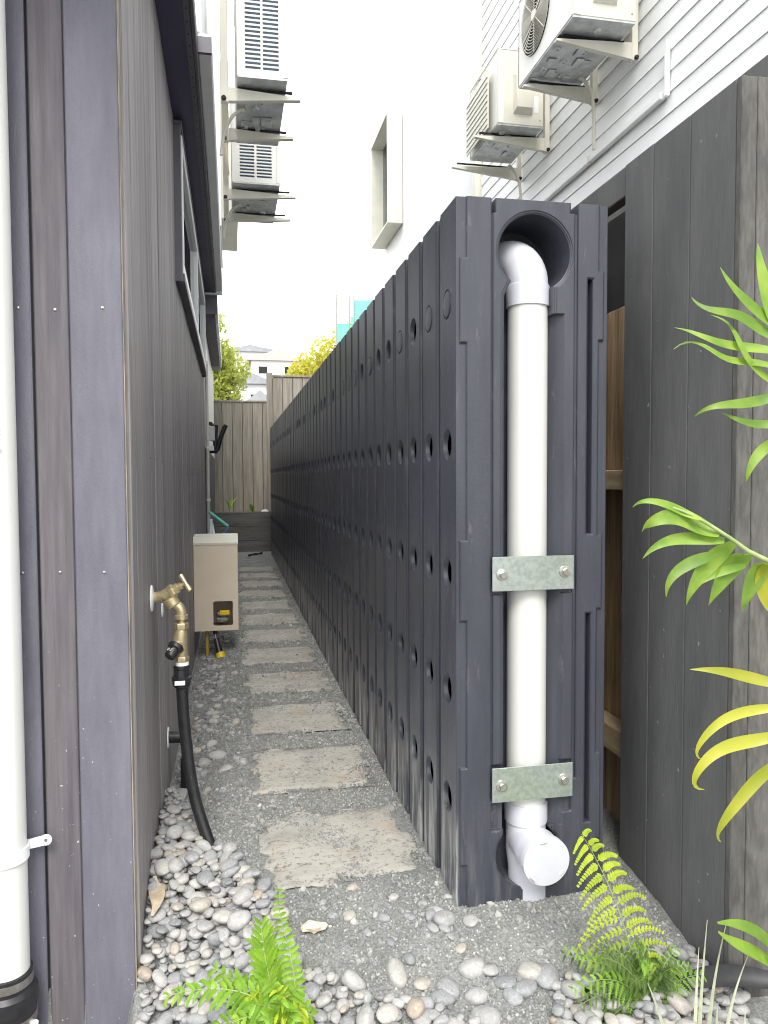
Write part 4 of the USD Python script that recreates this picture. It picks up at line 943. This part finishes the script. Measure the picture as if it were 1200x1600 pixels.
big = sorted([p for p in peb if p['score'] > 0], key=lambda p: -p['score'])[:300]
PL = {'wall': ('smooth grey river pebble in the bed along the dark house wall', 'river pebbles piled along the house wall'), 'front': ('smooth pale river pebble in the bed across the front of the grit path', 'river pebbles across the path front'),
      'fern': ('smooth grey river pebble around the ferns at the foot of the fence', 'river pebbles around the ferns'), 'grit': ('single rounded pebble half sunk in the open grey grit', 'pebbles half sunk in the grit'), 'corner': ('pebble in the small cluster on grit at the near tank corner', 'pebbles clustered at the tank corner'), 'strip': ('dusty pebble half buried beside the wall between hose and meter box', 'dusty pebbles along the wall strip')}
def pebble_at(p):
    m = pebble_mesh(p['a'], p['b'], p['c'], p['i'] + 5)
    R = trimesh.transformations.euler_matrix(p['tx'], p['ty'], p['yaw'], 'sxyz'); m.apply_transform(R); m.apply_translation((p['x'], p['y'], p['z'])); return m
chosen = {p['i'] for p in big}
for p in big:
    lab, grp = PL[p['bed']]
    single('pebble', pebble_at(p), M['pebble'], lab, 'pebble', grp, smooth=True)
rest = [p for p in peb if p['i'] not in chosen]
protos = [pebble_mesh(1.0, .75, .55, 900 + k) for k in range(8)]
pp = path_for(None, 'pebbles')
pi = UsdGeom.PointInstancer.Define(stage, pp); rel = pi.CreatePrototypesRel()
for k, m in enumerate(protos):
    q = f'{pp}/stone' + (f'_{k:03d}' if k else ''); usdkit.mesh(stage, q, m, M['pebble'], smooth=True); rel.AddTarget(q)
pi.CreatePositionsAttr(Vt.Vec3fArray([Gf.Vec3f(float(p['x']), float(p['y']), float(p['z'])) for p in rest]))
pi.CreateScalesAttr(Vt.Vec3fArray([Gf.Vec3f(float(p['a']), float(p['a']), float(p['c'] / .55)) for p in rest]))
pi.CreateProtoIndicesAttr(Vt.IntArray([int(k) for k in rng.integers(0, 8, len(rest))]))
pi.CreateOrientationsAttr(Vt.QuathArray([Gf.Quath(math.cos(p['yaw'] / 2), 0, 0, math.sin(p['yaw'] / 2)) for p in rest]))
setd(pi.GetPrim(), 'smaller and partly covered river pebbles filling the beds between the larger ones', 'pebbles', None, 'stuff')

dl = atZ(242, 1415, -.03)
lf = spline([dl + B([.0, -.07, .01]), dl + B([.012, -.02, .03]), dl + B([.0, .03, .03]), dl + B([-.005, .07, .05])], 10)
single('dry_leaf', ribbon(lf, .020 * np.sin(np.linspace(.2, 3.0, 10)) + .002, up=(-.3, 0, 1)), M['dryleaf'], 'dry tan curled leaf lying on pebbles against the dark house wall', 'leaf', smooth=True)
bk = gz_at(490, 1452)
single('broken_stone', (lambda m: (m.apply_scale([.028, .024, .018]), m.apply_translation(bk + B([0, 0, .008])), m)[2])(rock(1, 77, 1)), M['box'], 'brown angular stone at the edge of the grit behind the left fern', 'stone')
sc_ = atZ(882, 1562, -.075)
single('white_scrap', (lambda m: (m.apply_scale([.018, .012, .008]), m.apply_translation(sc_), m)[2])(rock(1, 31, 1)), M['paper'], 'small crumpled white scrap beside the base of the right fern', 'scrap')
pw = [atZ(1050, 1545, -.07), atZ(1095, 1528, -.06), atZ(1150, 1525, -.06), atZ(1215, 1535, -.07)]
single('black_edging', ribbon(spline(pw, 12), np.array([.004, .012, .018, .021, .023, .024, .024, .024, .023, .022, .02, .018]), up=(0, -.8, .6), fold=.4), M['rubber'], 'strip of black plastic lying among the pebbles at the lower right', 'plastic strip', smooth=True)

# ------------------------------------------------------------------ plants in front
def frond(P, pin_len, n_pin, leaf_len, leaf_w, mt, droop=.35, side_up=(0, -1, .3), pin_w=None, parent=None, stalk=M['stalk'], rs=.0022, start=.12, fwd=.5, sub=9):
    """A fern frond along P; each pinna carries two rows of small leaflets. One stalk and one mesh per side row."""
    P = spline(P, 60); T = np.gradient(P, axis=0); T /= np.linalg.norm(T, axis=1, keepdims=True)
    up = B(side_up, float); up /= np.linalg.norm(up)
    part(parent, 'stalk', tube(P[::3], np.linspace(rs, rs * .3, 20), 6), stalk, smooth=True)
    for sgn in (-1, 1):
        for k in range(n_pin):
            t = start + (1 - start) * (k + .25 * (sgn > 0)) / n_pin
            i = min(int(t * 59), 58)
            s = np.cross(T[i], up); s /= np.linalg.norm(s)
            L = pin_len(t) * rng.uniform(.82, 1.12)
            d = sgn * s + fwd * T[i] + up * rng.uniform(-.25, .25); d /= np.linalg.norm(d)
            Q = [P[i] + d * L * u + B([0, 0, -droop * L * u * u]) for u in np.linspace(0, 1, sub)]
            Q = np.array(Q); TQ = np.gradient(Q, axis=0); TQ /= np.linalg.norm(TQ, axis=1, keepdims=True)
            ms = [ribbon(Q, np.full(sub, .0009), up=up)]
            for j in range(1, sub):
                u = j / (sub - 1); ll = leaf_len * (1 - .75 * u) * min(1, L / .06) + .0015
                for sg in (-1, 1):
                    sd = np.cross(TQ[j], up); sd /= np.linalg.norm(sd)
                    dd = sg * sd + .75 * TQ[j] + up * rng.uniform(-.2, .2); dd /= np.linalg.norm(dd)
                    R_ = [Q[j] + dd * ll * w_ for w_ in (0, .4, .8, 1)]
                    ms.append(ribbon(R_, leaf_w * np.array([.35, 1, .6, .05]), up=up))
            part(parent, 'pinna', cat(ms), mt, smooth=False)
fr_ = thing('lime_fern', 'tall single lime-green fern frond standing in front of the tank corner', 'fern', (.95, 1.66, -.13))
FY = 1.64
P0 = [atY(1010, 1640, FY), atY(1005, 1560, FY), atY(985, 1480, FY), atY(962, 1410, FY + .01), atY(940, 1360, FY + .01), atY(918, 1318, FY), atY(903, 1296, FY - .015)]
frond(P0, lambda t: .092 * min(1, (1.10 - t) / .55) + .012, 16, .0125, .0034, M['fern_lime'], droop=.55, parent=fr_, start=.22, fwd=.25, sub=11)
fe = thing('feathery_fern', 'low feathery dark green fern clump around the foot of the lime frond', 'fern', (.95, 1.66, -.13))
cb = B([.965, 1.62, -.125])
for rep in range(3):
  for tip in ((895, 1500), (905, 1560), (930, 1470), (1000, 1465), (1050, 1490), (1085, 1510), (1065, 1545), (1000, 1560), (950, 1590), (900, 1600), (1040, 1590), (960, 1520), (1020, 1510), (975, 1480), (925, 1530), (1010, 1620)):
    tip = (tip[0] + rng.uniform(-28, 28) * (rep > 0), tip[1] + rng.uniform(-25, 25) * (rep > 0))
    e = atY(*tip, 1.62 + rng.uniform(-.10, .10)); mid = (cb + e) / 2 + B([0, 0, rng.uniform(.03, .07)])
    frond([cb, mid, e], lambda t: .045 * (1.1 - t) + .006, 12, .012, .0013, M['fern_deep'] if rng.random() < .6 else M['fern_green'], droop=.3, parent=fe, start=.15, fwd=.6, rs=.0012, side_up=(rng.uniform(-.3, .3), -.7, .7), sub=8)
lfn = thing('green_fern', 'bright green leafy fern with one upright frond at the bottom left among pebbles', 'fern', (.10, 1.62, -.12))
lb = atY(440, 1625, 1.60)
def lobed(P, w, n=22, up=(0, -1, .4), teeth=6, depth=.35):
    Q = spline(P, n); u = np.linspace(0, 1, n)
    ww = w * np.sin(np.pi * np.clip(u * .92 + .08, 0, 1)) ** .7 * (1 - depth * (np.arange(n) % 3 == 0)) + .0005
    return ribbon(Q, ww, up=up, fold=.35)
def leafy(P, n, L, w, mt, start=.2, fwd=.6, up=(0, -1, .4), droop=.5, rs=.0022):
    Q = spline(P, 50); T = np.gradient(Q, axis=0); T /= np.linalg.norm(T, axis=1, keepdims=True); upv = B(up, float) / np.linalg.norm(up)
    part(lfn, 'stalk', tube(Q[::3], np.linspace(rs, rs * .35, 17), 6), M['stalk'], smooth=True)
    for k in range(n):
        t = start + (1 - start) * k / n; i = min(int(t * 49), 48)
        for sg in (-1, 1):
            s = np.cross(T[i], upv); s /= np.linalg.norm(s)
            d = sg * s + fwd * T[i] + upv * rng.uniform(-.35, .35); d /= np.linalg.norm(d)
            l = L(t) * rng.uniform(.8, 1.15)
            A = [Q[i], Q[i] + d * l * .5 + B([0, 0, -.08 * l * droop]), Q[i] + d * l + B([0, 0, -droop * l * rng.uniform(.4, 1.2)])]
            part(lfn, 'leaflet', lobed(A, w(t) * .85, 16, up=upv + rng.normal(0, .25, 3)), mt, smooth=False)
env = lambda a, b: (lambda t: a * min(1, (1.1 - t) * 1.6) + b)
for _k in range(14):
    e = atY(rng.uniform(350, 500), rng.uniform(1520, 1640), rng.uniform(1.52, 1.64))
    leafy([lb + B([rng.uniform(-.02, .02), 0, -.02]), (lb + e) / 2 + B([0, 0, rng.uniform(.02, .06)]), e], 8, env(.038, .008), env(.0055, .002), M['fern_green'] if rng.random() < .4 else M['fern_lime'], .15, .75, up=(rng.uniform(-.5, .5), -.8, .5))
leafy([lb + B([.02, 0, 0]), atY(462, 1560, 1.60), atY(448, 1470, 1.60), atY(436, 1412, 1.59), atY(442, 1376, 1.585)], 17, env(.022, .006), env(.005, .002), M['fern_green'], .3, .5)
leafy([lb, atY(428, 1560, 1.63), atY(415, 1500, 1.64), atY(408, 1430, 1.65)], 11, env(.05, .02), env(.0065, .003), M['fern_green'], .3, 1.6, droop=.1)
leafy([lb, atY(390, 1555, 1.60), atY(330, 1545, 1.60), atY(250, 1560, 1.58)], 17, env(.040, .008), env(.0055, .002), M['fern_green'], .12, .9, up=(0, -.6, .8))
leafy([lb, atY(380, 1540, 1.63), atY(350, 1522, 1.65), atY(325, 1505, 1.66)], 9, env(.035, .01), env(.0065, .003), M['fern_green'], .25, .9)
for tx_, ty_, dy in ((420, 1530, 1.56), (390, 1570, 1.54), (360, 1600, 1.55), (470, 1540, 1.57), (495, 1590, 1.58), (440, 1560, 1.53), (330, 1610, 1.58), (410, 1600, 1.52), (465, 1600, 1.54), (385, 1620, 1.53)):
    e = atY(tx_, ty_, dy)
    leafy([lb, (lb + e) / 2 + B([0, 0, .035]), e], 8, env(.042, .008), env(.0065, .003), M['fern_green'] if rng.random() < .75 else M['fern_lime'], .2, .7, up=(rng.uniform(-.3, .3), -.8, .5))
gb = thing('striped_grass', 'pale striped grass blades at the bottom right in front of the ferns', 'grass', (1.0, 1.5, -.15))
for P in (((1090, 1640), (1096, 1540), (1105, 1437)), ((1084, 1640), (1087, 1560), (1092, 1480)), ((1104, 1640), (1113, 1550), (1136, 1438)), ((1130, 1640), (1145, 1560), (1170, 1490)), ((1045, 1640), (1030, 1585), (1012, 1536)), ((1165, 1640), (1163, 1605), (1165, 1575)), ((1120, 1640), (1119, 1605), (1121, 1572))):
    Q = spline([atY(a, b, 1.52 + rng.uniform(-.03, .03) * 0) for a, b in P], 12)
    part(gb, 'blade', ribbon(Q, .0066 * np.linspace(1, .10, 12), up=(0, -1, .1), fold=.5), M['grass'], smooth=True)
bl = thing('broad_leaf_plant', 'glossy green broad leaves of a small plant at the lower right edge', 'plant', (1.2, 1.5, -.1))
for P, w in ((((1225, 1520), (1195, 1468), (1160, 1447), (1121, 1442)), .014), (((1225, 1530), (1180, 1490), (1150, 1475), (1122, 1456)), .014)):
    Q = spline([atY(a, b, 1.50 - .02 * i) for i, (a, b) in enumerate(P)], 14)
    part(bl, 'leaf', ribbon(Q, w * np.sin(np.linspace(.1, 3.05, 14)) + .001, up=(.1, -.75, .65), fold=.3), M['palm'], smooth=True)
part(bl, 'stem', tube([atY(1225, 1520, 1.5), atY(1235, 1640, 1.52)], .004, 6), M['stalk'])

pm = thing('palm', 'green palm with arching fronds reaching in from the right edge, some leaflets yellow', 'palm', (1.28, 1.38, -.12))
leaves = [
 (((1222, 530), (1202, 478), (1190, 430), (1184, 380)), 26, 0), (((1225, 522), (1180, 486), (1150, 456), (1125, 417)), 21, 0), (((1225, 532), (1180, 510), (1150, 493), (1110, 484), (1080, 464)), 17, 0),
 (((1228, 553), (1160, 543), (1120, 535), (1085, 521), (1054, 512)), 15, 0), (((1228, 584), (1165, 566), (1130, 559), (1100, 541), (1075, 535), (1052, 546)), 11, 0), (((1225, 612), (1198, 592), (1170, 565), (1152, 530), (1135, 504), (1110, 492)), 13, 0),
 (((1232, 613), (1200, 623), (1150, 632), (1110, 637), (1085, 651)), 16, 0), (((1232, 658), (1180, 663), (1150, 655), (1128, 645)), 13, 0), (((1222, 686), (1190, 705), (1175, 725), (1166, 753)), 16, 0),
 (((1095, 812), (1062, 798), (1035, 787), (1010, 783), (988, 793)), 11, 0), (((1125, 835), (1090, 822), (1050, 808), (1020, 815), (1002, 832)), 25, 0), (((1132, 845), (1070, 842), (1030, 851), (1004, 873)), 16, 0),
 (((1120, 866), (1075, 882), (1050, 902), (1041, 933)), 15, 0), (((1146, 846), (1108, 878), (1082, 915), (1072, 946)), 25, 0), (((1165, 884), (1115, 897), (1090, 912), (1075, 930)), 11, 0), (((1174, 862), (1148, 878), (1122, 912), (1107, 946)), 28, 0),
 (((1208, 874), (1186, 890), (1168, 922), (1160, 957)), 28, 0), (((1212, 880), (1190, 905), (1192, 930), (1204, 958)), 18, 1),
 (((1228, 1072), (1160, 1056), (1110, 1047), (1078, 1046)), 17, 1), (((1228, 1104), (1160, 1113), (1115, 1136), (1093, 1162), (1098, 1187)), 15, .5), (((1228, 1143), (1160, 1160), (1110, 1181), (1089, 1206), (1101, 1234)), 19, .5), (((1228, 1186), (1180, 1220), (1150, 1255), (1127, 1288), (1127, 1316)), 20, .5)]
rach = {0: [(1222, 500, 1.42), (1232, 600, 1.40), (1240, 720, 1.38), (1262, 1000, 1.36), (1290, 1640, 1.36)], 1: [(1040, 789, 1.50), (1070, 800, 1.49), (1100, 815, 1.48), (1140, 840, 1.46), (1170, 862, 1.45), (1225, 888, 1.42), (1270, 1000, 1.37), (1290, 1640, 1.36)], 2: [(1228, 1060, 1.44), (1232, 1190, 1.42), (1260, 1380, 1.38), (1290, 1640, 1.36)]}
for r in rach.values():
    q_ = np.array([atY(a, b, c) for a, b, c in r]); u_ = np.linspace(0, len(r) - 1, 24)
    part(pm, 'stem', tube(np.stack([np.interp(u_, np.arange(len(r)), q_[:, k]) for k in range(3)], 1), np.linspace(.0022, .007, 24), 8), M['stalk'], smooth=True)
for P, w, yel in leaves:
    n = len(P); yd = 1.40 if P[0][1] < 750 else (1.47 if P[0][1] < 1000 else 1.42)
    Q = spline([atY(a, b, yd + .05 * i / (n - 1) + .012 * math.sin(i * 1.7)) for i, (a, b) in enumerate(P)], 20)
    u = np.linspace(0, 1, 20); hw = (w / FPX * 1.46) * (.70 if 750 < P[0][1] < 1000 else .58) * np.clip(np.sin(np.pi * (.06 + .94 * u) ** .72), 0, 1) ** .85 + .0004
    tw_ = rng.uniform(-.35, .35)
    part(pm, 'leaflet', ribbon(Q, hw, up=(tw_, -1, .35), fold=.28), M['palm'] if yel == 0 or (yel == .5 and rng.random() < .35) else M['palm_yellow'], smooth=True, label='yellowing leaflet' if yel == 1 else None)

# ------------------------------------------------------------------ beyond the far fence
def tree(name, label, base, crown, n, ls, mt, trunk_h):
    t = thing(name, label, 'tree', base)
    b = B(base, float); tips = []
    tr = [tube([b, b + B([.05, 0, trunk_h * .5]), b + B([0, .05, trunk_h])], [.14, .11, .08], 10)]
    V, Fc = [], []
    for (cx, cy, cz, r) in crown:
        c = b + B([cx, cy, cz]); tr.append(tube([b + B([0, 0, trunk_h * .85]), (b + c) / 2 + B([0, 0, trunk_h * .3]), c], [.07, .05, .02], 7))
        for q in range(int(n * r ** 2)):
            d = rng.normal(size=3); d /= np.linalg.norm(d); p = c + d * r * rng.uniform(.45, 1.05) * B([1, 1, .9])
            s = ls * rng.uniform(.6, 1.2); e1 = rng.normal(size=3); e1 /= np.linalg.norm(e1); e2 = np.cross(e1, rng.normal(size=3)); e2 /= np.linalg.norm(e2)
            k = len(V); V += [p - e1 * s, p + e2 * s * .42, p + e1 * s, p - e2 * s * .42]; Fc += [[k, k + 1, k + 2], [k, k + 2, k + 3]]
    part(t, 'trunk', cat(tr), M['bark'], smooth=True)
    part(t, 'crown', trimesh.Trimesh(np.array(V), np.array(Fc), process=False), mt)
tree('leafy_tree', 'leafy yellow-green tree behind the left part of the far fence', (-.5, 17, -.3), [(0, 0, 4.0, .62), (.35, .1, 3.4, .5), (-.5, .2, 4.3, .6), (.15, 0, 4.75, .33), (.35, .2, 2.75, .5), (-.3, 0, 2.9, .7), (.62, -.1, 3.75, .34), (.9, 0, 2.45, .35), (.3, .2, 4.1, .45), (.0, 0, 3.3, .6)], 3200, .07, M['tree_leaf'], 2.4)
tree('yellow_shrub', 'bright yellow-green bush behind the raised right part of the far fence', (1.9, 15.2, -.3), [(-.62, 0, 3.45, .30), (-.3, .1, 3.6, .40), (.1, 0, 3.9, .42), (.6, .2, 4.15, .5), (-.3, 0, 3.2, .6), (-.85, .1, 3.25, .22)], 3200, .06, M['tree_leaf2'], 1.8)
def far_house(label, x, y, z, w, d, h, rh, wall, roof):
    t = thing('distant_house', label, 'house', (x, y, z))
    part(t, 'wall', bx(x - w / 2, x + w / 2, y, y + d, z - 3, z + h), wall)
    pr = Polygon([(-w / 2 - .4, h), (w / 2 + .4, h), (0, h + rh)])
    part(t, 'roof', extr_axes(pr, d + .6, (x, y + d + .3, z + .01), (1, 0, 0), (0, 0, 1)), roof)
    for k in (-.28, .22):
        wn = part(t, 'window', bx(x + k * w - .5, x + k * w + .5, y - .06, y - .005, z + h * .35, z + h * .75), M['white'])
        part(wn, 'pane', bx(x + k * w - .42, x + k * w + .42, y - .075, y - .062, z + h * .38, z + h * .72), M['dark'])
far_house('distant white house with grey gable roof seen past the left tree', 1.0, 48, 4.7, 3.2, 6, 2.2, .8, M['white'], M['roof'])
far_house('distant pale house with red roof right of the white one', 4.6, 75, 10.4, 5, 7, 2.0, 1.1, M['white'], M['roof_red'])
far_house('distant grey-roofed house just above the far fence post', 1.15, 30, 1.2, 2.2, 5, 2.1, 1.2, M['white'], M['roof'])
far_house('distant long white house on the hill skyline', 2.6, 95, 14.2, 8, 8, 2.2, .8, M['white'], M['roof'])
sn = thing('scaffold_netting', 'turquoise safety netting on a scaffold rising beyond the tank top', 'scaffold', (2.3, 14, 0))
for a, b, c, e in ((1.943, 2.162, 3.62, 3.96), (2.268, 2.66, 3.875, 4.41), (2.184, 2.251, 3.595, 4.10)):
    X_, Z_ = np.linspace(a, b, 10), np.linspace(c, e, 10)
    sh = sheet(X_, Z_, lambda X, Z: .05 * np.sin(X * 14) + .03 * np.sin(Z * 9)); v = sh.vertices; sh.vertices = np.c_[v[:, 0], 14 + v[:, 2] * .5, v[:, 1]]
    part(sn, 'net', sh, M['net'], smooth=True)
for xx in (1.935, 2.173, 2.262, 2.668):
    part(sn, 'pole', tube([(xx, 14.06, -.3), (xx, 14.06, 4.5)], .016, 8), M['steel'], smooth=True)
part(sn, 'rail', tube([(1.9, 14.08, 3.98), (2.7, 14.08, 3.98)], .014, 8), M['steel'], smooth=True)
part(sn, 'rail', tube([(1.9, 14.08, 3.59), (2.7, 14.08, 3.59)], .014, 8), M['steel'], smooth=True)
